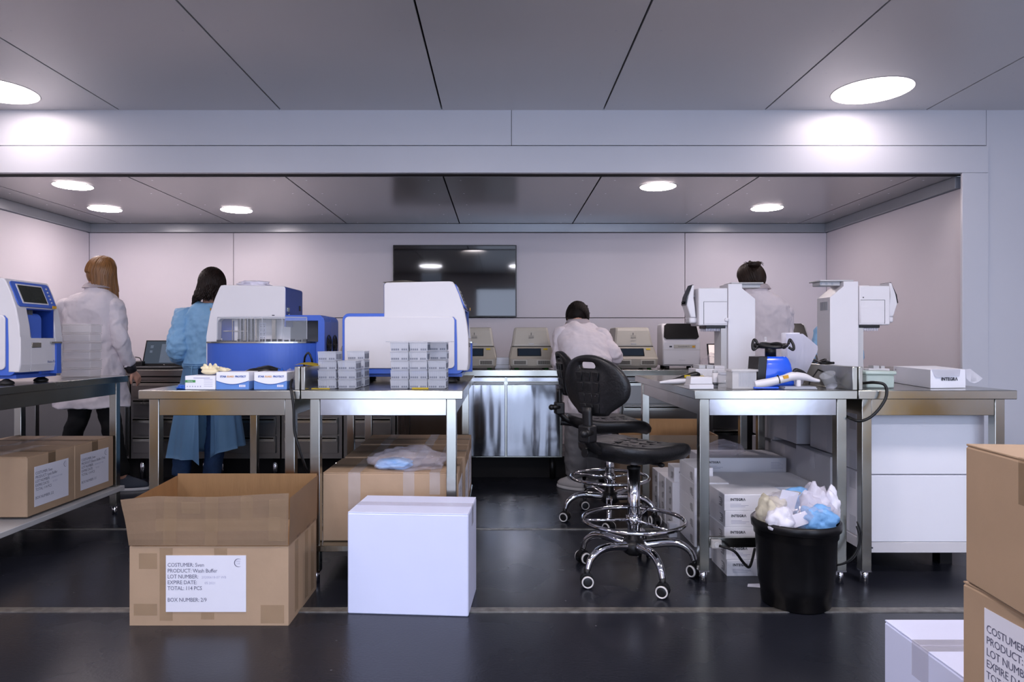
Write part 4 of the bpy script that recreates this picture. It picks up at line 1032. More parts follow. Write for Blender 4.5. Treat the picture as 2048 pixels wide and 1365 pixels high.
def thing_child(name, parent, loc, rz):
    if 'w' not in _cast:
        m = MB()
        for s in (-1, 1): m.lathe([(0,0.012),(0.010,0.013),(0.022,0.011),(0.029,0.006),(0.030,0.0),(0.026,-0.006),(0,-0.006)], (0,0,0), 28, Matrix.Translation((0, s*0.018, 0.030)) @ Matrix.Rotation(-s*PI/2, 4, 'X'))
        m.prism([(0.030*math.cos(a_*PI/10), 0.034+0.032*math.sin(a_*PI/10)) for a_ in range(11)], -0.014, 0.014, 'y')
        m.cyl((0,0,0.05),(0,0,0.082), 0.013)
        _cast['w'] = m.build('caster', MATS['black_plastic'], parent)
        q = MB()
        for s in (-1, 1): q.tube([(0.0235*math.cos(2*PI*i/28), s*0.0275, 0.030+0.0235*math.sin(2*PI*i/28)) for i in range(28)], 0.0062, 8, 0, closed=True, flat=0.6)
        q.build('white_ring', MATS['shoe_sole'], _cast['w']); o = _cast['w']
    else:
        o = _cast['w'].copy(); COL.objects.link(o); o.parent = parent
        for g in [x for x in bpy.data.objects if x.parent == _cast['w']][:1]:
            d = g.copy(); COL.objects.link(d); d.parent = o
    o.location = loc; o.rotation_euler = (0, 0, rz); return o
lab_chair('black wheeled lab chair nearest the viewer, in front of the bending man', (0.625, 3.20, 0), math.radians(40), math.radians(-75.5))
lab_chair('black wheeled lab chair farther back, half hidden behind the nearer one', (0.672, 4.20, 0), math.radians(8), math.radians(-100))

# ---------------------------------------------------------------- pipetting robots
def robot(label, loc, rz):
    """column at the back, head pointing +x"""
    t = thing('pipetting_robot', label, 'laboratory machine', loc, rz, 'white bench pipetting robots')
    W_ = 0.075
    MB().prism([(0,0.02),(0,0.535),(-0.078,0.535),(-0.078,0.510),(-0.150,0.452),(-0.150,0.02)], -W_, W_, 'y', 0.003).build('column', MATS['white_plastic'], t)
    MB().box(-0.20, -0.02, -W_+0.01, W_-0.01, 0.536, 0.544, 0.003).box(-0.19,-0.08,-W_+0.03,W_-0.03,0.515,0.537,0.004).build('top_plate', MATS['grey_plastic'], t)
    q = MB()
    for i in range(6): q.box(-0.152, -0.149, -0.045+0.014*i, -0.037+0.014*i, 0.385, 0.43)
    for i in range(3): q.cyl((-0.185+0.03*i, -W_+0.028, 0.525), (-0.185+0.03*i, -W_+0.031, 0.525), 0.006, 10)
    q.build('vent_slots', MATS['cove_grey'], t)
    MB().box(0.0, 0.035, -W_+0.015, W_-0.015, 0.02, 0.32, 0.002).build('rail_cover', MATS['grey_plastic'], t)
    MB().box(0.003, 0.165, -W_-0.004, W_+0.004, 0.305, 0.512, 0.006).build('head', MATS['white_plastic'], t)
    for s in (-1, 1):
        ya, yb = sorted((s*(W_+0.0065), s*(W_+0.003)))
        d = MB().box(0.008, 0.135, ya, yb, 0.315, 0.435, 0.002).build('head_door', MATS['white_plastic'], t)
        ya, yb = sorted((s*(W_+0.0068), s*(W_+0.0035)))
        MB().box(0.135, 0.1365, ya, yb, 0.312, 0.437).box(0.008, 0.136, ya, yb, 0.4355, 0.437).build('door_gap', MATS['grey_dark'], d)
    MB().lathe([(0,0.0),(0.011,0.0),(0.011,0.008),(0.008,0.010),(0,0.010)], (0,0,0), 20, Matrix.Translation((0.012, W_+0.004, 0.337)) @ Matrix.Rotation(-PI/2,4,'X')).build('door_knob', MATS['white_plastic'], t)
    MB().box(0.020,0.026,-W_-0.006,-W_-0.004,0.447,0.453).build('key_mark', MATS['grey_dark'], t)
    MB().box(0.1655, 0.1665, -W_+0.02, -W_+0.045, 0.465, 0.495).build('sticker', MATS['yellow'], t)
    q = MB(); q.box(0.01, 0.12, -W_+0.012, W_-0.012, 0.290, 0.306, 0.003); q.build('tip_holder', MATS['black_plastic'], t)
    q = MB()
    for i in range(12):
        for j in range(4): q.cyl((0.016+0.0088*i, -0.05+0.033*j, 0.274), (0.016+0.0088*i, -0.05+0.033*j, 0.292), 0.0024, 8, 0.0036)
    q.build('pipette_nozzles', MATS['paper'], t)
    q = MB().lathe([(0,0),(0.035,0),(0.03,0.006),(0,0.008)], (0.06,0,0.512), 24); q.build('top_cap', MATS['white_plastic'], t)
    # control arm with tablet
    q = MB().box(0.16, 0.205, -0.045, 0.045, 0.318, 0.352, 0.01).prism([(0.168,0.35),(0.200,0.35),(0.222,0.42),(0.212,0.47),(0.190,0.53),(0.178,0.53),(0.182,0.46),(0.176,0.42)], -0.05, 0.05, 'y', 0.006)
    q.tube([(0.165,0,0.47),(0.178,0,0.475),(0.185,0,0.48)], 0.006, 8); q.build('display_arm', MATS['white_plastic'], t)
    q = MB().prism([(0.181,0.532),(0.189,0.533),(0.219,0.468),(0.227,0.425),(0.2225,0.418),(0.213,0.468)], -0.046, 0.046, 'y', 0.001).ball((0.229,0.0,0.435),0.009,2); q.build('display', MATS['tv_frame'], t)
    MB().box(-0.15, 0.23, -W_-0.01, W_+0.01, 0.0, 0.022, 0.004).build('base_plate', MATS['white_plastic'], t)
    return t
rb = robot('white pipetting robot facing right on the rightmost table, beside the flat opened box', (WX(1718,3.60), 3.68, TZ), 0)
dup(rb, (WX(1457,3.75), 3.83, TZ), PI, 'white pipetting robot facing left, behind the blue shaker')
# the left facing one is a copy turned half round, so its door shows on the other side

# deck items by the left robot
t = thing('plate_stage', 'white deck with grey plate blocks below the left facing pipetting robot', 'laboratory machine', (WX(1416,3.62), 3.62, TZ))
MB().box(-0.085, 0.075, -0.07, 0.07, 0.0, 0.075, 0.004).build('housing', MATS['white_plastic'], t)
MB().box(-0.065, -0.03, -0.06, 0.05, 0.075, 0.094, 0.002).box(-0.026, 0.012, -0.06, 0.05, 0.075, 0.094, 0.002).build('plate_block', MATS['grey_plastic'], t)
MB().box(0.016, 0.07, -0.06, 0.05, 0.075, 0.09, 0.003).build('clamp', MATS['white_plastic'], t)
MB().box(-0.07,-0.05,-0.072,-0.069,0.03,0.05).build('side_plug', MATS['grey_plastic'], t)
def small_cyl(name, label, cat, x, Y, r, h_, m, cap=None, cr=None):
    t = thing(name, label, cat, (WX(x,Y), Y, TZ))
    MB().lathe([(0,0),(r,0),(r*1.02,h_*0.3),(r,h_),(0,h_)], seg=24).build('body', MATS[m], t)
    if cap: MB().lathe([(0,h_),(cr,h_),(cr,h_+0.012),(0,h_+0.014)], seg=24).build('cap', MATS[cap], t)
    return t
t = small_cyl('plastic_bottle', 'small white bottle with a grey band in front of the plate deck', 'bottle', 1430, 3.30, 0.014, 0.066, 'white_plastic', 'grey_plastic', 0.012)
MB().lathe([(0.0145,0.006),(0.0147,0.006),(0.0147,0.020),(0.0145,0.020)], seg=24).build('band', MATS['grey_dark'], t)
small_cyl('clear_jar', 'low clear jar standing left of the ribbed plastic box', 'jar', 1450, 3.24, 0.030, 0.058, 'clear', 'frost', 0.031)
t = thing('reagent_lid_box', 'white stepped plastic box on the front left corner of the shaker table', 'box', (WX(1400,3.12), 3.14, TZ), math.radians(3))
MB().box(-0.056,0.056,-0.04,0.04,0,0.022,0.003).build('base', MATS['white_plastic'], t)
MB().prism([(-0.053,0.023),(0.053,0.023),(0.050,0.056),(-0.047,0.056)], -0.037, 0.037, 'y', 0.004).build('lid', MATS['white_plastic'], t)
t = thing('multichannel_pipette', 'white electronic pipette with a yellow sticker lying in front of the blue shaker', 'pipette', (WX(1568,3.13), 3.13, TZ+0.002), math.radians(2))
MB().tube([(-0.14,0,0.018),(-0.10,0,0.022),(-0.06,0,0.030),(0.0,0,0.045),(0.04,0,0.056),(0.09,0,0.054),(0.135,0,0.040),(0.165,0,0.034)], [0.018,0.021,0.019,0.018,0.021,0.018,0.010,0.007], 14, 6, flat=1.0).box(0.055,0.075,-0.012,0.012,0.008,0.04,0.004).build('body', MATS['white_plastic'], t)
MB().box(0.0,0.024,-0.0195,-0.015,0.045,0.060,mtx=Matrix.Rotation(math.radians(-12),4,'Y')).build('sticker', MATS['amber'], t)
MB().tube([(-0.028,0.019,0.04),(-0.030,0,0.060),(-0.029,-0.019,0.04),(-0.026,-0.016,0.025)], 0.0025, 8).build('strap', MATS['black_plastic'], t)
MB().tube([(0.045,0,0.070),(0.055,0,0.084),(0.085,0,0.076),(0.105,0,0.066)], [0.008,0.010,0.008,0.004], 10).build('ejector', MATS['black_plastic'], t)
MB().box(-0.145,-0.03,-0.015,0.02,0.0,0.008,0.002).build('tip_cone_bar', MATS['bright_blue'], t)
o = MB().box(-0.075,0.075,-0.035,0.035,0,0.006,0.001,1).box(-0.07,0.07,-0.032,0.032,0.006,0.012).build('pipette_rest', MATS['frost']); o.location = (WX(1600,3.11), 3.135, TZ-0.0); put(o, 'flat clear tray under the tip of the white electronic pipette', 'tray')
o.location.x += 0.0
t = thing('handheld_scanner', 'black and yellow hand tool lying at the back left of the shaker table', 'hand tool', (WX(1370,3.55), 3.55, TZ), math.radians(8))
MB().tube([(-0.07,0,0.012),(-0.03,0,0.022),(0.02,0,0.036),(0.06,0,0.045),(0.085,0,0.04)], [0.010,0.014,0.017,0.018,0.012], 12).build('handle', MATS['black_plastic'], t)
MB().box(-0.01,0.02,-0.020,-0.014,0.030,0.044).box(0.075,0.098,-0.018,0.0,0.030,0.040,0.002).build('yellow_mark', MATS['yellow'], t)
t = thing('white_pipette', 'white hand pipette lying flat at the left edge of the shaker table', 'pipette', (WX(1345,3.45), 3.45, TZ), math.radians(10))
MB().tube([(-0.07,0,0.010),(-0.02,0,0.013),(0.03,0,0.015),(0.07,0,0.018)], [0.006,0.011,0.014,0.012], 12).build('body', MATS['white_plastic'], t)
MB().cyl((0.07,0,0.018),(0.09,0,0.02),0.006,10).build('plunger', MATS['grey_dark'], t)
# ribbed clear box
t = thing('ribbed_box', 'frosted ribbed plastic box at the front of the shaker table', 'plastic box', (WX(1487,3.13), 3.16, TZ))
m = MB().box(-0.055,0.055,-0.042,-0.040,0.001,0.088).box(-0.055,0.055,0.040,0.042,0.001,0.088).box(-0.055,-0.053,-0.04,0.04,0.001,0.088).box(0.053,0.055,-0.04,0.04,0.001,0.088).box(-0.053,0.053,-0.04,0.04,0.001,0.003)
m.build('body', MATS['frost_box'], t)
m = MB().box(-0.062,0.062,-0.049,0.049,0.080,0.090,0.002,1); m.build('rim_lid', MATS['frost_box'], t)
m = MB()
for i in range(14): m.box(-0.025+0.0055*i,-0.0225+0.0055*i,-0.0434,-0.042,0.012,0.075)
m.build('ribs', MATS['frost'], t)
# blue shaker
t = thing('vortex_shaker', 'bright blue shaker with a black four armed platform', 'laboratory shaker', (WX(1541,3.30), 3.30, TZ))
R = []
for z, hx, hy, ox in ((0.004,0.088,0.075,0.006),(0.02,0.092,0.078,0.004),(0.11,0.082,0.07,0.0),(0.135,0.074,0.062,-0.002),(0.146,0.066,0.054,-0.002)):
    R.append([(ox+hx*math.copysign(abs(math.cos(a_))**0.45, math.cos(a_)), hy*math.copysign(abs(math.sin(a_))**0.45, math.sin(a_)), z) for a_ in [2*PI*i/40 for i in range(40)]])
MB().loft(R).build('housing', MATS['bright_blue'], t)
MB().prism([(-0.098,0.006),(-0.088,0.145),(-0.045,0.147),(-0.056,0.006)], -0.080, 0.05, 'y', 0.004).build('control_panel', MATS['black_plastic'], t)
MB().cyl((0.0,0,0.145),(0.0,0,0.20), 0.026).build('shaft', MATS['black_plastic'], t)
q = MB()
for a_ in (0.35, 0.35+PI/2, 0.35+PI, 0.35+3*PI/2):
    c, s = math.cos(a_), math.sin(a_)
    q.tube([(0,0,0.198),(0.05*c,0.05*s,0.204),(0.09*c,0.09*s,0.190)], [0.014,0.011,0.009], 10)
q.tube([(0.074*math.cos(2*PI*i/28), 0.074*math.sin(2*PI*i/28), 0.196+0.006*math.cos(4*PI*i/28)) for i in range(28)], 0.008, 8, 0, closed=True)
for sx in (-1, 1):
    q.tube([(sx*0.075,-0.03,0.190),(sx*0.095,-0.035,0.178),(sx*0.098,-0.03,0.20),(sx*0.088,-0.02,0.225),(sx*0.080,-0.025,0.222),(sx*0.074,-0.03,0.205)], 0.0065, 8, 5)
q.build('platform', MATS['black_plastic'], t)
MB().ball((-0.060,-0.055,0.120),0.006,2).build('knob', MATS['paper'], t)
# glass beaker on the shaker, clear bag
t = small_cyl('glass_vial', 'tiny clear vial standing on the shaker platform', 'vial', 1531, 3.30, 0.007, 0.032, 'clear'); t.location.z = TZ+0.208
t = thing('paper_towel_roll', 'upright white paper towel roll with a sheet hanging off it', 'paper towel roll', (WX(1581,3.46), 3.46, TZ))
MB().lathe([(0.016,0),(0.043,0),(0.043,0.262),(0.016,0.262)], seg=36).build('roll', MATS['paper'], t)
m = MB()
def towel(u, v):
    xb = -0.030+0.072*u; xt = -0.042+0.158*u; zt_ = 0.256-0.062*max(0, (u-0.5)/0.5); x = xb+(xt-xb)*min(1, v*1.15)**1.3
    return (x, -0.046-0.012*math.sin(PI*u)-0.005*math.sin(3*v), 0.002+(zt_-0.002)*v)
m.sheet(towel, 12, 12, 0.0015); m.build('hanging_sheet', MATS['paper'], t)
t = thing('tipped_beaker', 'clear plastic beaker lying tipped over against the upstand', 'beaker', (WX(1662,3.16), 3.17, TZ+0.03), 0)
t.rotation_euler = (0.3, math.radians(-28), 0)
MB().lathe([(0.024,-0.026),(0.0255,-0.026),(0.033,0.036),(0.036,0.040),(0.031,0.038)], seg=28).build('body', MATS['clear'], t)
MB().lathe([(0,-0.027),(0.025,-0.027),(0.025,-0.025),(0,-0.025)], seg=28).build('bottom', MATS['frost'], t)
q = MB()
for i in range(5): q.box(0.029,0.0305,-0.006,0.006,-0.015+0.009*i,-0.013+0.009*i)
q.build('scale_marks', MATS['ink_dark'], t)
crumple('clear_bag', 'shiny crumpled clear bag in front of the small pale laptop screen', 'plastic bag', (WX(1428,5.40), 5.40, CZ), (0.09,0.05,0.075), 'plastic_bag', seed=21, amp=0.4)
# cables on the upstand by the right robot
o = MB().tube([(WX(1612,3.7),3.7,1.05),(WX(1630,3.65),3.65,1.03),(WX(1636,3.5),3.5,0.995),(WX(1650,3.4),3.4,1.0),(WX(1664,3.4),3.4,0.990)], 0.005, 8).tube([(WX(1608,3.6),3.6,0.985),(WX(1632,3.5),3.5,0.992),(WX(1652,3.45),3.45,1.008),(WX(1640,3.4),3.4,0.97),(WX(1622,3.3),3.3,0.915),(WX(1618,3.3),3.3,0.889)], 0.0035, 8).tube([(WX(1610,3.65),3.65,1.02),(WX(1634,3.5),3.5,0.998),(WX(1643,3.42),3.42,0.990),(WX(1668,3.42),3.42,0.990)], 0.006, 8).build('cable_bundle', MATS['cable'])
put(o, 'tangle of black cables on the upstand left of the right facing robot', 'cable')
o = MB().tube([(1.635,3.12,0.905),(1.665,3.04,0.915),(1.70,3.02,0.905),(1.705,3.015,0.86),(1.68,3.015,0.81),(1.64,3.02,0.765),(1.60,3.03,0.745),(1.575,3.06,0.75),(1.58,3.2,0.77)], 0.0065, 10).build('power_cable', MATS['cable'])
put(o, 'thick black cable looping over the front edge of the rightmost table', 'cable')
# clear container + flat box on the rightmost table
t = thing('lidded_container', 'frosted green tinted container on the rightmost table beside the flat box', 'plastic container', (WX(1752,3.2), 3.24, TZ), math.radians(-3))
MB().box(-0.055,0.072,-0.07,0.07,0.001,0.062,0.006).build('body', MATS['frost_green'], t)
MB().box(-0.062,0.080,-0.077,0.077,0.062,0.080,0.006).build('lid', MATS['frost_green'], t)
MB().box(-0.04,-0.02,-0.0712,-0.070,0.022,0.035).build('embossed_mark', MATS['grey_dark'], t)
t = thing('small_white_box', 'little white box lying behind the frosted container under the robot tips', 'box', (WX(1745,3.6), 3.62, TZ))
MB().box(-0.03,0.08,-0.04,0.04,0,0.075,0.003).build('base', MATS['white_plastic'], t); MB().box(0.0,0.03,-0.03,0.02,0.075,0.09).box(0.045,0.065,-0.02,0.02,0.075,0.088).build('clips', MATS['grey_plastic'], t)
t = small_cyl('sample_tube', 'small clear tube with a grey label right of the frosted container', 'tube', 1783, 3.22, 0.009, 0.05, 'frost')
t = thing('opened_flat_box', 'flat white box with its end flap open on the rightmost table', 'box', (0, 0, TZ))
A_ = Vector((WX(1861,3.17), 3.17, 0)); B_ = Vector((WX(1931,3.20), 3.20, 0)); C2 = Vector((WX(1787,3.62), 3.62, 0)); D2 = C2+(B_-A_)*1.35
hb = 0.087
m = MB(); m.prism([(A_.x,A_.y),(B_.x,B_.y),(D2.x,D2.y),(C2.x,C2.y)], 0, hb, 'z', 0.001, 1); m.build('body', MATS['carton_white'], t)
e = (B_-A_).normalized(); up_ = Vector((0,0,1)); nf = Vector((e.y,-e.x,0))
m = MB(); cuts = [(0.004,hb+0.001),(0.02,0.056),(0.032,0.050),(0.15,0.058),(0.159,hb+0.001)]
v = [m.bm.verts.new(A_+e*u+up_*z+nf*(0.001+0.012*(1-z/hb))) for u, z in cuts]; m.bm.faces.new(v); bmesh.ops.solidify(m.bm, geom=m.bm.faces[:], thickness=0.0015); m.build('tuck_flap', MATS['carton_white'], t)
m = MB(); w0 = [(0,0.088),(0.004,0.045),(0.018,0.028),(0.036,0.022),(0.055,0.030),(0.072,0.045),(0.02,0.090)]
v = [m.bm.verts.new(B_+e*(u-0.004)+up_*z+nf*(0.004+u*0.3)) for u, z in w0]; m.bm.faces.new(v); bmesh.ops.solidify(m.bm, geom=m.bm.faces[:], thickness=0.0015); m.build('dust_flap', MATS['carton_white'], t)
m = MB(); m.text('INTEGR\u039b', 0.020, A_+e*0.055+up_*0.036+nf*0.0025, e, up_, space=1.05, bold=0.04); m.build('printed_name', MATS['ink_dark'], t)
sd = (C2-A_).normalized(); ns = Vector((-1,-0.3,0)).normalized()
q = MB().text('VIA', 0.013, C2-sd*0.02+up_*0.066+Vector((-0.001,-0.0006,0)), -sd, up_)
q.build('side_print', MATS['ink_dark'], t)

# ---------------------------------------------------------------- flat INTEGRA boxes under the shaker table
def flat_box(w_, d_, h_, label, loc, rz=0, face='front', group='white supply boxes under the shaker table', logo=0.016, lid=True):
    t = thing('supply_box', label, 'box', loc, rz, group); a, b = w_/2, d_/2
    MB().box(-a, a, -b, b, 0, h_-0.0008, 0.0015, 1).build('body', MATS['carton_white'], t)
    MB().box(-a+0.001, a-0.001, -b+0.004, b-0.001, h_-0.0008, h_, ).build('top_flap', MATS['carton_white'], t)
    if face in ('front', 'both'):
        x = -a+0.028
        MB().text('INTEGR\u039b', logo, (x, -b-0.0006, h_*0.62), space=1.08, bold=0.045).build('printed_name', MATS['ink_dark'], t)
        q = MB()
        for i in range(3): q.box(x, x+(0.05,0.085,0.07)[i], -b-0.0006, -b, h_*0.40-0.0065*i, h_*0.40-0.0065*i+0.0018)
        if w_ > 0.4:
            for i in range(6): q.box(a-0.09, a-0.02-0.01*(i%3), -b-0.0006, -b, h_*0.25+0.007*i, h_*0.25+0.007*i+0.0015)
        q.build('fine_print', MATS['ink_soft'], t)
    q = MB(); r = random.Random(int(w_*1000)+int(h_*1000))
    nrow = max(1, int(h_/0.06))
    for k in range(nrow):
        for i in range(6):
            y0 = -b+0.02+r.random()*0.02; z0 = 0.014+(h_-0.02)*k/nrow+0.008*i*0.85
            if z0 < h_-0.01: q.box(-a-0.0006, -a, y0, y0+min(0.05, d_*0.4)*(0.5+0.5*r.random()), z0, z0+0.0028)
    q.build('side_print', MATS['ink_dark'], t)
    return t
ord5 = ['bottom', 'second', 'middle', 'fourth', 'top']
bh = 0.0765
for k in range(5):
    flat_box(0.30, 0.23, bh-0.0004, 'white supply box, %s one of the front stack beside the waste bin' % ord5[k], (1.058+0.15+(0,-0.003,-0.012,-0.008,-0.012)[k], 3.305, bh*k), 0)
for k in range(5):
    flat_box(0.11, 0.17, bh-0.0004, 'narrow white box, %s one of the little stack behind the table leg' % ord5[k], (1.10+0.004*(k%2), 3.535, bh*k), 0, face='none')
for k in range(4):
    flat_box(0.48, 0.40, 0.0855, 'wide white supply box, %s of the second row under the shaker table' % ('bottom','second','third','topmost')[k], (1.425, 3.73, 0.086*k), 0)
for k in range(5):
    flat_box(0.485, 0.30, 0.0825, 'wide white supply box, %s of the rear row with a plastic bag on top' % ord5[k], (1.19+0.243, 4.15, 0.083*k), 0)
for k in range(5):
    flat_box(0.10, 0.30, 0.084, 'white supply box, %s of the leftmost front stack by the chair casters' % ord5[k], (1.034+0.05, 3.79, 0.0845*k), 0, face='none')
for k in range(3):
    flat_box(0.10, 0.16, 0.279, 'tall white box standing on end, %s of three in a row' % ('nearest','middle','farthest')[k], (0.995+0.05-0.004*k, 4.03+0.165*k, 0), 0, face='none')
flat_box(0.085, 0.15, 0.085, 'small white supply box lying on the nearest tall upright box', (1.052, 4.04, 0.2795), 0, logo=0.014)
flat_box(0.045, 0.05, 0.08, 'tiny white box on the floor against the upright boxes', (0.965+0.0, 3.84, 0), 0, face='none')
crumple('plastic_bag', 'grey clear plastic bag lying on the rear white supply boxes', 'plastic bag', (WX(1440,4.2), 4.16, 0.4155), (0.12,0.08,0.045), 'plastic_bag', seed=31, amp=0.4)
o = MB().quad((0,0,0.001),(0.085,-0.02,0.001),(0.10,0.04,0.001),(0.015,0.035,0.001)).build('paper_scrap', MATS['paper'])
bm_ = bmesh.new(); bm_.from_mesh(o.data); bmesh.ops.solidify(bm_, geom=bm_.faces[:], thickness=0.0006); bm_.to_mesh(o.data); bm_.free()
o.location = (WX(1490,3.08), 3.05, 0.001); put(o, 'torn white paper scrap on the floor left of the waste bin', 'paper')

# ---------------------------------------------------------------- white cartons and platform under the rightmost table
t = thing('storage_platform', 'low white platform carrying the white cartons under the rightmost table', 'platform', (2.0, 3.9, 0))
MB().prism([(-0.285,-0.70),(0.275,-0.70),(0.275,-0.30),(0.226,-0.30),(0.226,0.75),(-0.285,0.75)], 0.106, 0.156, 'z', 0.002).build('deck', MATS['white_plastic'], t)
MB().cyl((-0.258,-0.7025,0.13),(-0.258,-0.699,0.13),0.004,10).build('screw', MATS['ink_dark'], t)
for sx in (-0.2, 0.2):
    for sy in (-0.5, 0.6): MB().box(sx-0.03, sx+0.03, sy-0.03, sy+0.03, 0, 0.106).build('foot', MATS['black_plastic'], t)
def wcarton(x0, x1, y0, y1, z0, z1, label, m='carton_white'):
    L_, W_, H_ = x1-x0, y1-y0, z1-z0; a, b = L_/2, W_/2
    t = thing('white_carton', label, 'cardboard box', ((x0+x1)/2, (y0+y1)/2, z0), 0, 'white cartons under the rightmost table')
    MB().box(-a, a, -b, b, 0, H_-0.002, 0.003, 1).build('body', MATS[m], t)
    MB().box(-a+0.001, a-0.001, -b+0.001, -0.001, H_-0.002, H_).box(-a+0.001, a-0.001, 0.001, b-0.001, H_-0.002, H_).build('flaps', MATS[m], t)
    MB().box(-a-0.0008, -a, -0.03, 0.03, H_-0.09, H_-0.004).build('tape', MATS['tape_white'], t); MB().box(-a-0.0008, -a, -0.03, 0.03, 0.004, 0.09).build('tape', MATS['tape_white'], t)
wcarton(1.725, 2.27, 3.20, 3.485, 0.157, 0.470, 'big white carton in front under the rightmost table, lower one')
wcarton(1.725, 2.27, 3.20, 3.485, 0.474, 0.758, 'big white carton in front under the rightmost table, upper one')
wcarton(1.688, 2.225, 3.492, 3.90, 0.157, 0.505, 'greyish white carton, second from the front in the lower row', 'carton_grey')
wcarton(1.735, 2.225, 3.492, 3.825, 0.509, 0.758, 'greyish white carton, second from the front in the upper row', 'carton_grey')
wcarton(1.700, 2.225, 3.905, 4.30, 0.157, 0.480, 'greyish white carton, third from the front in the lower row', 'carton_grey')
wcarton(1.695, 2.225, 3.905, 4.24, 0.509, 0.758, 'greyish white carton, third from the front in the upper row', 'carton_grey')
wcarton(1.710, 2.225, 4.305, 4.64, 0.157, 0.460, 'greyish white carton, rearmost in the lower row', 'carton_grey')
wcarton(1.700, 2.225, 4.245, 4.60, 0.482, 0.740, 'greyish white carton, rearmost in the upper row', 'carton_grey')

# open brown carton and flat carton behind the chairs
t = thing('open_carton', 'open brown carton on the floor behind the farther chair', 'cardboard box', (1.15, 4.82, 0)); 
MB().box(-0.33,0.33,-0.19,-0.184,0,0.46).box(-0.33,0.33,0.184,0.19,0,0.53).box(-0.33,-0.324,-0.184,0.184,0,0.46).box(0.324,0.33,-0.184,0.184,0,0.46).box(-0.324,0.324,-0.184,0.184,0,0.006).build('body', MATS['cardboard'], t)
MB().box(-0.324,0.324,0.182,0.1835,0.01,0.529).build('inner_lining', MATS['cardboard_inner'], t)
t.rotation_euler = (0,0,math.radians(-2))

# ---------------------------------------------------------------- waste bin
t = thing('waste_bin', 'black plastic waste bin filled with plastic waste, in front of the shaker table', 'waste bin', (WX(1591,2.87), 2.87, 0))
pr = [(0.0,0.004),(0.128,0.0),(0.136,0.006),(0.158,0.285),(0.166,0.290),(0.168,0.318),(0.172,0.320),(0.174,0.348),(0.170,0.352),(0.164,0.346),(0.150,0.10),(0.13,0.012),(0.0,0.012)]
MB().lathe(pr, seg=56).build('bucket', MATS['bin_black'], t)
MB().lathe([(0.1685,0.316),(0.1765,0.321),(0.1785,0.350),(0.172,0.356),(0.166,0.352),(0.170,0.346),(0.1665,0.32)], seg=56).build('rim', MATS['bin_black'], t)
bc = (WX(1591,2.87), 2.87)
def waste(name, label, cat, dx, dy, z, size, m, seed, amp=0.35): return crumple(name, label, cat, (bc[0]+dx, bc[1]+dy, z), size, m, None, amp, seed, 4)
waste('waste_bag', 'large clear waste bag bulging out of the black bin', 'plastic bag', 0.0, 0.0, 0.335, (0.138,0.115,0.085), 'plastic_bag', 41)
waste('waste_bag', 'cloudy white plastic film at the right side of the bin opening', 'plastic bag', 0.085, 0.02, 0.32, (0.07,0.08,0.105), 'bag_white', 42)
waste('blue_waste', 'crumpled blue mask in the front right of the waste bin', 'waste', 0.050, -0.085, 0.330, (0.068,0.045,0.060), 'bag_blue', 43)
waste('blue_waste', 'pale blue waste packet at the back of the bin opening', 'waste', 0.045, 0.05, 0.37, (0.08,0.05,0.062), 'bag_blue', 44)
waste('yellow_waste', 'pale yellow wrapper at the left of the bin opening', 'waste', -0.10, 0.0, 0.325, (0.055,0.07,0.080), 'wrapper_cream', 45)
waste('white_waste', 'crumpled white wrapper at the front left of the bin', 'waste', -0.095, -0.075, 0.33, (0.052,0.045,0.058), 'paper', 46)
waste('white_waste', 'twisted white film sticking up at the right rim of the bin', 'waste', 0.145, -0.01, 0.345, (0.032,0.03,0.085), 'paper', 47)
def card(label, c, w_, h_, rx, ry, rz):
    o = MB().box(-w_/2, w_/2, -0.0006, 0.0006, -h_/2, h_/2).build('paper_card', MATS['paper']); o.location = c; o.rotation_euler = (rx, ry, rz); put(o, label, 'paper')
card('white paper card standing up at the back left of the waste bin', (bc[0]-0.045, bc[1]-0.03, 0.435), 0.075, 0.085, 0.15, math.radians(12), 0.1)
card('white paper card lying tilted at the front of the waste bin', (bc[0]-0.018, bc[1]-0.10, 0.378), 0.085, 0.05, -0.5, math.radians(-18), 0.0)
t = thing('cream_block', 'cream foam block on top of the waste at the back of the bin', 'waste', (bc[0]+0.005, bc[1]+0.03, 0.425), 0.3)
MB().box(-0.025,0.025,-0.02,0.02,0,0.035,0.004).build('block', MATS['beige_light'], t); MB().box(0.027,0.06,-0.02,0.015,-0.004,0.024,0.003).build('second_block', MATS['paper'], t)
# power strip on the rail, cables under the table
t = thing('power_socket', 'grey power socket fixed to the rail under the shaker table', 'socket', (WX(1432,3.07), 3.068, 0.187))
MB().box(-0.022,0.022,-0.012,0.01,-0.018,0.020,0.003).build('box', MATS['frost_box'], t); MB().cyl((0,-0.012,0),(0,-0.016,0),0.012).build('outlet', MATS['grey_plastic'], t)
o = MB().tube([(WX(1440,3.04),3.05,0.185),(WX(1468,3.02),3.02,0.170),(WX(1490,3.0),3.03,0.12),(WX(1502,3.0),3.03,0.095),(WX(1512,3.0),3.05,0.115),(WX(1530,3.0),3.12,0.15)], 0.006, 10).build('power_cable', MATS['cable'])
put(o, 'black cable drooping below the rail left of the waste bin', 'cable')
o = MB().tube([(1.575,3.02,0.28),(1.585,3.015,0.24),(1.578,3.012,0.19),(1.545,3.01,0.14),(1.50,3.02,0.11),(1.46,3.05,0.105)], 0.004, 8).tube([(1.578,3.02,0.30),(1.592,3.015,0.25),(1.585,3.012,0.19),(1.55,3.01,0.135),(1.50,3.03,0.105),(1.46,3.06,0.10)], 0.004, 8).build('power_cable', MATS['cable'])
put(o, 'two thin black cables bending round the table leg right of the bin', 'cable')
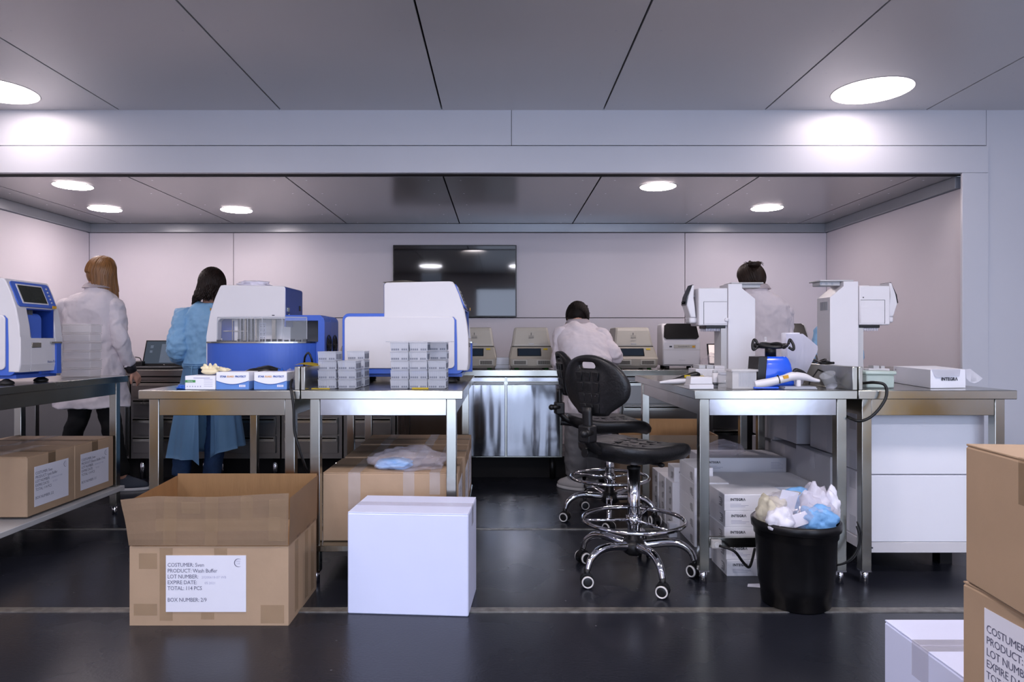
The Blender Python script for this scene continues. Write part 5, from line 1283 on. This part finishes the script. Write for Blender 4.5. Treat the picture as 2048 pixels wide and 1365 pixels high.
# ---------------------------------------------------------------- people
def E(c, rx, ry, n=28, p=2.3, tilt=0.0):
    out = []
    for i in range(n):
        a_ = 2*PI*i/n; ca, sa = math.cos(a_), math.sin(a_)
        x = math.copysign(abs(ca)**(2/p), ca)*rx; y = math.copysign(abs(sa)**(2/p), sa)*ry
        out.append(Vector((c[0]+x, c[1]+y*math.cos(tilt), c[2]+y*math.sin(tilt))))
    return out
def clouds(size):
    tx = bpy.data.textures.new('folds', 'CLOUDS'); tx.noise_scale = size; tx.noise_depth = 2; return tx
def creases(size):
    tx = bpy.data.textures.new('creases', 'MUSGRAVE'); tx.musgrave_type = 'RIDGED_MULTIFRACTAL'; tx.noise_scale = size; tx.octaves = 1.5; tx.noise_intensity = 0.5; return tx
def crease(o, size, st):
    dm = o.modifiers.new('creases', 'DISPLACE'); dm.texture = creases(size); dm.strength = st; dm.mid_level = 0.35; dm.texture_coords = 'GLOBAL'
def hand(m, wrist, d, up, side, curl=0.5, s=1.0):
    """palm and five unequal, bent digits; the thumb leaves the side of the palm"""
    d = Vector(d).normalized(); up = Vector(up); up = (up-d*up.dot(d)).normalized(); sd = d.cross(up)*side; W_ = Vector(wrist)
    m.tube([W_-d*0.03, W_, W_+d*0.03*s, W_+d*0.075*s, W_+d*0.092*s], [0.024*s,0.026*s,0.034*s,0.038*s,0.030*s], 12, 4, flat=0.42, up=up)
    for i, (o, l) in enumerate(((-0.028,0.058),(-0.0095,0.070),(0.0095,0.074),(0.028,0.066))):
        p = W_+d*0.080*s+sd*o*s; l *= s; c = curl*(1+0.15*i)
        a1 = (d*math.cos(c*0.5)-up*math.sin(c*0.5)); a2 = (d*math.cos(c*1.2)-up*math.sin(c*1.2)); a3 = (d*math.cos(c*1.9)-up*math.sin(c*1.9))
        q1 = p+a1*l*0.42; q2 = q1+a2*l*0.32; q3 = q2+a3*l*0.26
        m.tube([p-d*0.02, p, q1, q2, q3], [0.0095*s,0.0095*s,0.009*s,0.0082*s,0.0065*s], 8, 3)
    tb_ = W_+d*0.022*s+sd*0.030*s; t1 = tb_+(d*0.6+sd*0.75-up*0.2).normalized()*0.040*s; t2 = t1+(d*0.9+sd*0.25-up*0.35).normalized()*0.032*s
    m.tube([W_+d*0.015*s, tb_, t1, t2], [0.014*s,0.0135*s,0.011*s,0.008*s], 8, 3)
def shoe(parent, at, ang, m='shoe', ln=0.25):
    c, s = math.cos(ang), math.sin(ang); R_ = Matrix.Translation(Vector(at)) @ Matrix.Rotation(ang, 4, 'Z')
    def ring(z, k, x1=None): # outline of a sole, toe along +x
        out = []
        for i in range(24):
            a_ = 2*PI*i/24; x = math.cos(a_)*ln/2; y = math.sin(a_)*0.042*(1+0.18*math.cos(a_))*k
            out.append(R_ @ Vector((x*k*0.98+ln*0.22+(0 if x1 is None else x1), y, z)))
        return out
    up_ = MB().loft([ring(0.018,0.98),ring(0.04,1.0),ring(0.06,0.90,-0.010),ring(0.082,0.66,-0.030),ring(0.10,0.46,-0.052),ring(0.112,0.40,-0.060)]).build('shoe', MATS[m], parent)
    MB().loft([ring(0.0,1.02),ring(0.006,1.06),ring(0.022,1.04)]).build('sole', MATS['shoe_sole'], up_)
    q = MB()
    for k in range(5):
        x = ln*0.40-0.024*k; z = 0.070+0.010*k
        q.tube([R_ @ Vector((x,-0.022,z-0.008)), R_ @ Vector((x+0.004,0,z+0.004)), R_ @ Vector((x,0.022,z-0.008))], 0.0028, 6, 3)
    q.build('laces', MATS['lace'], up_)
def hair_strands(m, c, Rm, n, L, rad, wig=0.0, seed=1, rx=0.080, ry=0.098, rz=0.108, side_drift=None, thmax=1.75, front=0.75, spread=0.0):
    r = random.Random(seed); C = Vector(c)
    for k in range(n):
        ph = r.random()*2*PI; fr = math.sin(ph)                     # +y is the face
        tm = thmax if fr < 0.35 else thmax+(front-thmax)*min(1, (fr-0.35)/0.35)
        th0 = 0.05+0.5*r.random(); pts = []; lay = 1.0+0.05*r.random(); wob = r.random()*6.28
        N_ = 9
        for i in range(N_):
            th = th0+(tm-th0)*i/(N_-1); w_ = wig*0.3*math.sin(i*1.9+wob)
            v = Vector((rx*lay*math.sin(th)*math.cos(ph+w_*2), ry*lay*math.sin(th)*math.sin(ph+w_*2), rz*lay*math.cos(th)))
            pts.append(C+Rm @ v)
        ll = L(ph) if callable(L) else L; ll *= 0.85+0.3*r.random()
        if ll > 0.01 and fr < 0.6:
            p = pts[-1].copy(); out = Vector((math.cos(ph), math.sin(ph), 0))
            for i in range(1, 6):
                q = p+Vector((0,0,-ll*i/5))+out*(spread*i/5)
                if side_drift: q += Vector(side_drift)*(i/5)**1.5
                q += Vector((math.sin(i*2.1+wob), math.cos(i*2.4+wob), 0))*wig*0.045*i/5
                pts.append(q)
        nn = len(pts); rr_ = [rad*(0.7+0.3*math.sin(PI*min(1, i/(nn-1)+0.15))) for i in range(nn)]; rr_[-1] = rad*0.3
        m.tube(pts, rr_, 5, 2)
def head(m, C, Rm, s=1.0):
    m.ball(C, 1.0, 3, (0.074*s, 0.092*s, 0.108*s), Rm.to_4x4())
    m.ball(C+Rm @ Vector((0, 0.030, -0.058))*s, 1.0, 3, (0.054*s, 0.060*s, 0.062*s), Rm.to_4x4())
    m.ball(C+Rm @ Vector((0, 0.096, -0.022))*s, 1.0, 2, (0.013*s, 0.018*s, 0.022*s), Rm.to_4x4())      # nose
    m.ball(C+Rm @ Vector((0, 0.084, -0.062))*s, 1.0, 2, (0.022*s, 0.010*s, 0.008*s), Rm.to_4x4())      # lips
    for sx in (-1, 1): m.ball(C+Rm @ Vector((sx*0.076, 0.0, -0.018))*s, 1.0, 2, (0.010*s, 0.019*s, 0.031*s), Rm.to_4x4())
def eyes(parent, C, Rm):
    q = MB()
    for sx in (-1, 1): q.ball(C+Rm @ Vector((sx*0.031, 0.078, 0.0)), 0.011, 2)
    q.build('eyes', MATS['paper'], parent)
def person(label, x0, Y0, d):
    """d: every joint as (px, py, depth) of the photograph, turned into metres here"""
    root_x = WX(x0, Y0)
    def W(p): return Vector((WX(p[0], p[2])-root_x, p[2]-Y0, WZ(p[1], p[2])))
    t = thing('person', label, 'person', (root_x, Y0, 0))
    Rm = Matrix.Rotation(d.get('yaw', 0), 3, 'Z') @ Matrix.Rotation(-d.get('pitch', 0.2), 3, 'X') @ Matrix.Rotation(d.get('roll', 0), 3, 'Y')
    HC = W(d['head']); m = MB(); head(m, HC, Rm, d.get('hs', 1.0))
    nk = W(d['neck']); lo = W(d['torso'][-4][0]); m.tube([nk+(lo-nk)*0.7, nk, HC+Rm @ Vector((0,-0.02,-0.06))], [0.040,0.050,0.052], 14, 4)
    sp = [(W(p), rx, ry) for p, rx, ry in d['torso']]
    m.loft([E(c, rx*0.74, ry*0.66) for c, rx, ry in sp[:-2]])
    for side, key in ((-1, 'armL'), (1, 'armR')):
        P_ = [W(p) for p in d[key]]; m.tube(P_[:3], [0.040, 0.033, 0.025], 12, 5); m.ball(P_[0], 0.042, 2)
        hd = (P_[3]-P_[2]); hand(m, P_[2]+(hd.normalized()*0.005), hd, d.get('palm', (0,0,1)), side, d.get('curl', 0.5))
    for key in ('legL', 'legR'):
        P_ = [W(p) for p in d[key]]; m.tube([P_[0]+Vector((0,0,0.08))]+P_[:3], [0.07, 0.082, 0.054, 0.036], 14, 5)
        m.ball(P_[2], 0.036, 2)
    b_ = m.build('body', MATS['skin'], t); remesh(b_, 0.0065, 3)
    eyes(t, HC, Rm)
    # trousers
    m = MB()
    for key in ('legL', 'legR'):
        P_ = [W(p) for p in d[key]]; m.tube([P_[0]+Vector((0,0,0.10))]+P_[:3], d.get('trR', [0.085, 0.095, 0.068, 0.055]), 16, 6)
    hip = (W(d['legL'][0])+W(d['legR'][0]))/2; m.loft([E(hip+Vector((0,0,z)), rx, 0.115) for z, rx in ((-0.08,0.12),(0,0.165),(0.12,0.155))])
    o = m.build('trousers', MATS[d['trousers']], t); remesh(o, 0.009, 4)
    dm = o.modifiers.new('folds', 'DISPLACE'); dm.texture = clouds(0.07); dm.strength = 0.02; dm.mid_level = 0.5; dm.texture_coords = 'GLOBAL'
    for key, an in (('legL', d['feet'][0]), ('legR', d['feet'][1])):
        a_ = W(d[key][2]); shoe(t, (a_.x, a_.y, 0), an, d.get('shoes', 'shoe'))
    # coat or gown
    m = MB(); tl = d.get('tilt', 0)
    m.loft([E(c, rx, ry) for c, rx, ry in sp])
    sr = d.get('sleeve', [0.072, 0.066, 0.060, 0.052])
    col = d.get('collar')
    if col: m.ball(W(col)+Vector((0,-0.008,-0.045)), 1.0, 3, (0.098,0.088,0.055))
    if col: cc = W(col); m.loft([E(cc+Vector((0,0,-0.035)), 0.088, 0.080), E(cc+Vector((0,-0.004,0.0)), 0.078, 0.072), E(cc+Vector((0,-0.006,0.022)), 0.070, 0.064)])
    nm = 'gown' if d['cloth'] == 'gown_blue' else 'lab_coat'
    o = m.build(nm, MATS[d['cloth']], t); remesh(o, 0.008, 6); crease(o, 0.17, 0.022)
    for sz, st_ in d.get('folds', ((0.16, 0.035), (0.05, 0.012))):
        dm = o.modifiers.new('folds', 'DISPLACE'); dm.texture = clouds(sz); dm.strength = st_; dm.mid_level = 0.5; dm.texture_coords = 'GLOBAL'
    for key in ('armL', 'armR'):
        P_ = [W(p) for p in d[key]]; q = MB()
        q.ball(P_[0]+Vector((0,0,-0.005)), sr[0]*1.04, 3); q.tube([P_[0], (P_[0]+P_[1])/2, P_[1], P_[1]+(P_[2]-P_[1])*d.get('cuff', 0.85)], sr, 16, 6)
        sl_ = q.build('sleeve', MATS[d['cloth']], o); remesh(sl_, 0.007, 4); crease(sl_, 0.10, 0.018)
        for sz, st_ in d.get('folds', ((0.16, 0.035), (0.05, 0.012))):
            dm = sl_.modifiers.new('folds', 'DISPLACE'); dm.texture = clouds(sz*0.8); dm.strength = st_*0.8; dm.mid_level = 0.5; dm.texture_coords = 'GLOBAL'
    if col:
        cc = W(col)
        def cp(u, v):
            a_ = PI*0.62+1.76*PI*u; r = (0.074, 0.069, 0.071, 0.084, 0.098)[min(4, int(round(v*4)))]; z = (-0.02, 0.018, 0.024, 0.012, -0.012)[min(4, int(round(v*4)))]
            return cc+Vector((r*math.cos(a_)*1.04, r*math.sin(a_)*0.94, z-0.012*max(0, math.sin(a_))))
        MB().sheet(cp, 30, 4, 0.005).build('collar', MATS[d['cloth']], o)
    return t, W, HC, Rm, o
# woman with long blonde hair
t, W, HC, Rm, coat = person('person with long blonde hair in a white lab coat, standing by the left counter', 190, 4.95, dict(
    head=(203, 548, 4.98), neck=(197, 585, 4.96), yaw=-0.45, pitch=0.25, roll=0.12,
    torso=[((184,815,4.95),0.268,0.17),((184,790,4.95),0.250,0.165),((185,750,4.95),0.215,0.15),((186,700,4.95),0.180,0.135),((184,660,4.95),0.187,0.135),((183,630,4.95),0.200,0.130),((184,606,4.95),0.195,0.115),((190,592,4.95),0.15,0.095),((196,580,4.96),0.085,0.075)],
    armL=[(134,616,4.95),(122,682,5.06),(150,716,5.27),(165,722,5.40)], armR=[(229,616,4.95),(241,682,4.93),(262,741,5.06),(276,758,5.12)],
    legL=[(168,752,4.95),(153,850,4.95),(104,948,4.88)], legR=[(206,752,4.95),(222,850,5.0),(245,952,5.02)], feet=(PI*0.6, 0.25),
    trousers='trousers_black', cloth='coat', collar=(195,574,4.96), cuff=0.80, curl=0.35, palm=(0.6,-0.5,0.6)))
m = MB(); P_ = [W(p) for p in ((254,718,5.02),(264,744,5.065))]; m.tube([P_[0], P_[1]], [0.046, 0.034], 16, 0); m.build('tattooed_forearm', MATS['tattoo'], t)
m = MB(); hair_strands(m, HC+Vector((0,0,0.008)), Rm, 300, lambda ph: 0.045 if math.cos(ph) < 0.35 else 0.20, 0.0085, 0.015, 4, side_drift=(0.025,0.015,0), rx=0.083, ry=0.100, rz=0.114, spread=-0.01)
m.ball(HC+Rm @ Vector((0,-0.012,0.004)), 1.0, 3, (0.078, 0.092, 0.108), Rm.to_4x4())
m.build('hair', MATS['hair_blonde'], t)
# woman in the blue gown
t, W, HC, Rm, gown = person('person with curly dark hair in a blue disposable gown and jeans, back to the viewer', 418, 4.95, dict(
    head=(424, 571, 4.99), neck=(420, 608, 4.96), yaw=0.1, pitch=0.35,
    torso=[((416,735,4.95),0.165,0.135),((416,712,4.95),0.165,0.130),((418,680,4.95),0.180,0.135),((418,650,4.95),0.190,0.130),((419,630,4.95),0.185,0.115),((420,616,4.95),0.13,0.09),((421,606,4.96),0.075,0.07)],
    armL=[(372,636,4.95),(358,700,4.90),(382,724,5.20),(392,728,5.36)], armR=[(467,636,4.95),(482,700,4.92),(458,724,5.22),(448,728,5.38)],
    legL=[(394,748,4.97),(372,850,4.97),(362,952,4.93)], legR=[(440,748,4.97),(434,850,4.96),(424,952,4.93)], feet=(PI*0.62, PI*0.45),
    trousers='jeans', cloth='gown_blue', sleeve=[0.084,0.092,0.090,0.060], cuff=0.92, shoes='shoe_white', trR=[0.085,0.088,0.072,0.064], folds=((0.14,0.05),(0.045,0.02))))
cw = W((416,735,4.95)); hz = W((416,912,4.95)).z
def skirt(u, v):
    a_ = math.radians(-62+328*u)
    v2 = v; rx = 0.160+0.105*v**0.8; ry = 0.125+0.07*v
    w_ = 1+0.05*v*math.sin(9*a_)+0.03*v*math.sin(17*a_+2)
    z = cw.z+0.03-(cw.z+0.03-hz)*v+0.07*max(0, math.cos(a_))*v
    return Vector((cw.x+rx*w_*math.cos(a_)-0.01*v, cw.y+ry*w_*math.sin(a_), z))
m = MB(); m.sheet(skirt, 90, 24, 0.004); 
# loose edge folded outward beside the opening
m.sheet(lambda u, v: skirt(0.997, v)+Vector((0.050*u*v+0.01*u, -0.03*u, -0.035*u*v)), 6, 20, 0.003)
m.sheet(lambda u, v: skirt(0.003, v)+Vector((-0.020*u*v, -0.03*u, -0.02*v*u)), 6, 20, 0.003)
m.build('gown_skirt', MATS['gown_blue'], t)
m = MB()
for i in range(2): m.tube([cw+Vector((0.17*math.cos(a_), -0.005+0.142*math.sin(a_), 0.015+0.012*i)) for a_ in [2*PI*k/20 for k in range(20)]], 0.007, 6, 0, closed=True, flat=0.5)
m.tube([cw+Vector((-0.05,-0.14,0.02)), cw+Vector((-0.045,-0.165,-0.05)), cw+Vector((-0.035,-0.17,-0.16)), cw+Vector((-0.03,-0.17,-0.26))], 0.007, 6, 4, flat=0.4)
m.build('waist_tie', MATS['gown_blue'], t)
m = MB(); hair_strands(m, HC+Vector((0,0,0.010)), Rm, 400, 0.135, 0.0080, 0.30, 9, rx=0.086, ry=0.100, rz=0.116, spread=0.018, side_drift=(-0.012,-0.025,0), thmax=1.7)
m.ball(HC+Rm @ Vector((0,-0.012,0.006)), 1.0, 3, (0.080, 0.092, 0.110), Rm.to_4x4()); m.build('hair', MATS['hair_brown'], t)
# bending man
t, W, HC, Rm, coat = person('person with short dark hair in a white lab coat, bending over the back counter', 1170, 5.05, dict(
    head=(1155, 633, 5.40), neck=(1157, 652, 5.33), yaw=-0.25, pitch=0.95, hs=0.98,
    torso=[((1183,828,5.00),0.200,0.15),((1182,790,5.00),0.195,0.150),((1180,755,5.02),0.185,0.150),((1175,725,5.08),0.185,0.150),((1168,700,5.14),0.195,0.155),((1163,680,5.20),0.198,0.150),((1160,664,5.26),0.185,0.125),((1158,652,5.30),0.13,0.10),((1157,647,5.33),0.10,0.09),((1156,640,5.36),0.078,0.078)],
    armL=[(1124,672,5.24),(1120,728,5.18),(1142,724,5.47),(1150,725,5.60)], armR=[(1199,672,5.24),(1229,714,5.12),(1205,724,5.44),(1195,725,5.58)],
    legL=[(1160,800,5.0),(1152,878,5.0),(1153,950,5.04)], legR=[(1205,800,5.0),(1194,880,5.0),(1190,952,5.06)], feet=(PI*0.75, PI*0.55),
    trousers='trousers_grey', cloth='coat', collar=(1156,645,5.34), cuff=0.9, shoes='shoe_white', trR=[0.10,0.105,0.085,0.082], sleeve=[0.070,0.064,0.066,0.052]))
m = MB(); hair_strands(m, HC+Vector((0,0,0.004)), Rm, 620, 0.0, 0.006, 0.08, 12, rx=0.086, ry=0.104, rz=0.115, thmax=2.05)
m.ball(HC+Rm @ Vector((0,-0.020,0.004)), 1.0, 3, (0.083, 0.096, 0.110), Rm.to_4x4())
r = random.Random(8)
for k in range(120):
    ph = r.random()*2*PI; th = r.random()*1.3; v = Vector((0.082*math.sin(th)*math.cos(ph), 0.098*math.sin(th)*math.sin(ph), 0.112*math.cos(th))); p = HC+Rm @ v; n_ = (Rm @ v).normalized()
    m.tube([p, p+n_*0.012+Vector((0.004*r.random(),-0.004,0.002)), p+n_*0.014+Vector((0.012*r.random(),0,0.002))], [0.004,0.003,0.001], 4, 2)
m.build('hair', MATS['hair_dark'], t)
# woman with the bun
t, W, HC, Rm, coat = person('person with dark hair pinned in a bun, in a white lab coat, back turned', 1530, 4.95, dict(
    head=(1502, 559, 5.04), neck=(1512, 587, 4.98), yaw=0.55, pitch=0.35, roll=-0.05,
    torso=[((1530,815,4.95),0.225,0.16),((1530,770,4.95),0.205,0.150),((1530,720,4.95),0.180,0.140),((1530,675,4.95),0.172,0.130),((1529,640,4.95),0.188,0.132),((1527,612,4.95),0.182,0.120),((1520,594,4.96),0.135,0.095),((1514,582,4.97),0.080,0.075)],
    armL=[(1482,622,4.95),(1470,690,5.0),(1490,722,5.25),(1500,726,5.38)], armR=[(1569,626,4.95),(1574,694,4.96),(1556,722,5.22),(1546,726,5.36)],
    legL=[(1508,752,4.95),(1505,850,4.95),(1503,950,4.93)], legR=[(1552,752,4.95),(1553,850,4.95),(1553,950,4.93)], feet=(PI*0.6, PI*0.45),
    trousers='trousers_black', cloth='coat', collar=(1513,576,4.97), cuff=0.9, sleeve=[0.062,0.055,0.055,0.050], folds=((0.16,0.03),(0.05,0.012))))
m = MB(); hair_strands(m, HC+Vector((0,0,0.004)), Rm, 520, 0.0, 0.0062, 0.03, 15, rx=0.084, ry=0.104, rz=0.114, thmax=2.05)
m.ball(HC+Rm @ Vector((0,-0.020,0.002)), 1.0, 3, (0.081, 0.094, 0.108), Rm.to_4x4())
bc0 = W((1508,530,4.96)); r = random.Random(5)
m.ball(bc0, 1.0, 3, (0.040,0.036,0.022)); m.ball(bc0+Vector((0.028,0,0.008)), 1.0, 2, (0.024,0.022,0.018)); m.ball(bc0+Vector((-0.030,0.0,0.010)), 1.0, 2, (0.014,0.014,0.020))
for k in range(60):
    a_ = r.random()*2*PI; m.tube([bc0+Vector((0.038*math.cos(a_+j*0.7), 0.034*math.sin(a_+j*0.7), 0.010*math.sin(j*2+k)+0.004)) for j in range(5)], 0.006, 5, 2)
for k in range(22):
    a_ = r.random()*2*PI; p = bc0+Vector((0.035*math.cos(a_),0.03*math.sin(a_),0.006)); m.tube([p, p+Vector((0.022*math.cos(a_),0.01,0.016*r.random())), p+Vector((0.04*math.cos(a_),0.01,0.010-0.03*r.random()))], [0.002,0.0014,0.0008], 4, 2)
m.build('hair', MATS['hair_bun'], t)
m = MB(); 
m.ball(HC+Rm @ Vector((0,0.072,-0.050)), 1.0, 3, (0.056,0.036,0.044), Rm.to_4x4()); mk = m.build('face_mask', MATS['mask'], t)
m = MB()
for sx in (-1, 1): m.tube([HC+Rm @ Vector(p) for p in ((sx*0.050,0.070,-0.030),(sx*0.078,0.015,0.012),(sx*0.086,-0.010,-0.010),(sx*0.080,-0.002,-0.045),(sx*0.052,0.060,-0.070))], 0.0022, 6, 4)
m.build('ear_loops', MATS['strap_red'], mk)
# person bowed behind the right robot
t, W, HC, Rm, gown = person('person in a blue gown almost hidden behind the right facing pipetting robot', 1672, 5.0, dict(
    head=(1678, 616, 5.25), neck=(1676, 640, 5.18), yaw=-0.1, pitch=0.9,
    torso=[((1674,860,5.0),0.19,0.16),((1674,780,5.0),0.165,0.15),((1674,730,5.0),0.155,0.14),((1674,690,5.06),0.155,0.135),((1675,665,5.12),0.15,0.12),((1676,650,5.16),0.12,0.10),((1676,640,5.18),0.07,0.07)],
    armL=[(1644,664,5.10),(1640,716,5.08),(1662,728,5.36),(1668,726,5.5)], armR=[(1706,664,5.10),(1708,716,5.08),(1690,728,5.36),(1684,726,5.5)],
    legL=[(1655,780,5.0),(1655,870,5.0),(1655,950,5.0)], legR=[(1692,780,5.0),(1692,870,5.0),(1692,950,5.0)], feet=(PI*0.55, PI*0.45),
    trousers='jeans', cloth='gown_blue', sleeve=[0.06,0.062,0.06,0.05], shoes='shoe_white'))
m = MB(); hair_strands(m, HC, Rm, 160, 0.0, 0.009, 0.03, 25, thmax=1.8); m.ball(HC+Rm @ Vector((0,-0.012,0.004)), 1.0, 3, (0.078,0.090,0.106), Rm.to_4x4()); m.build('hair', MATS['hair_brown'], t)
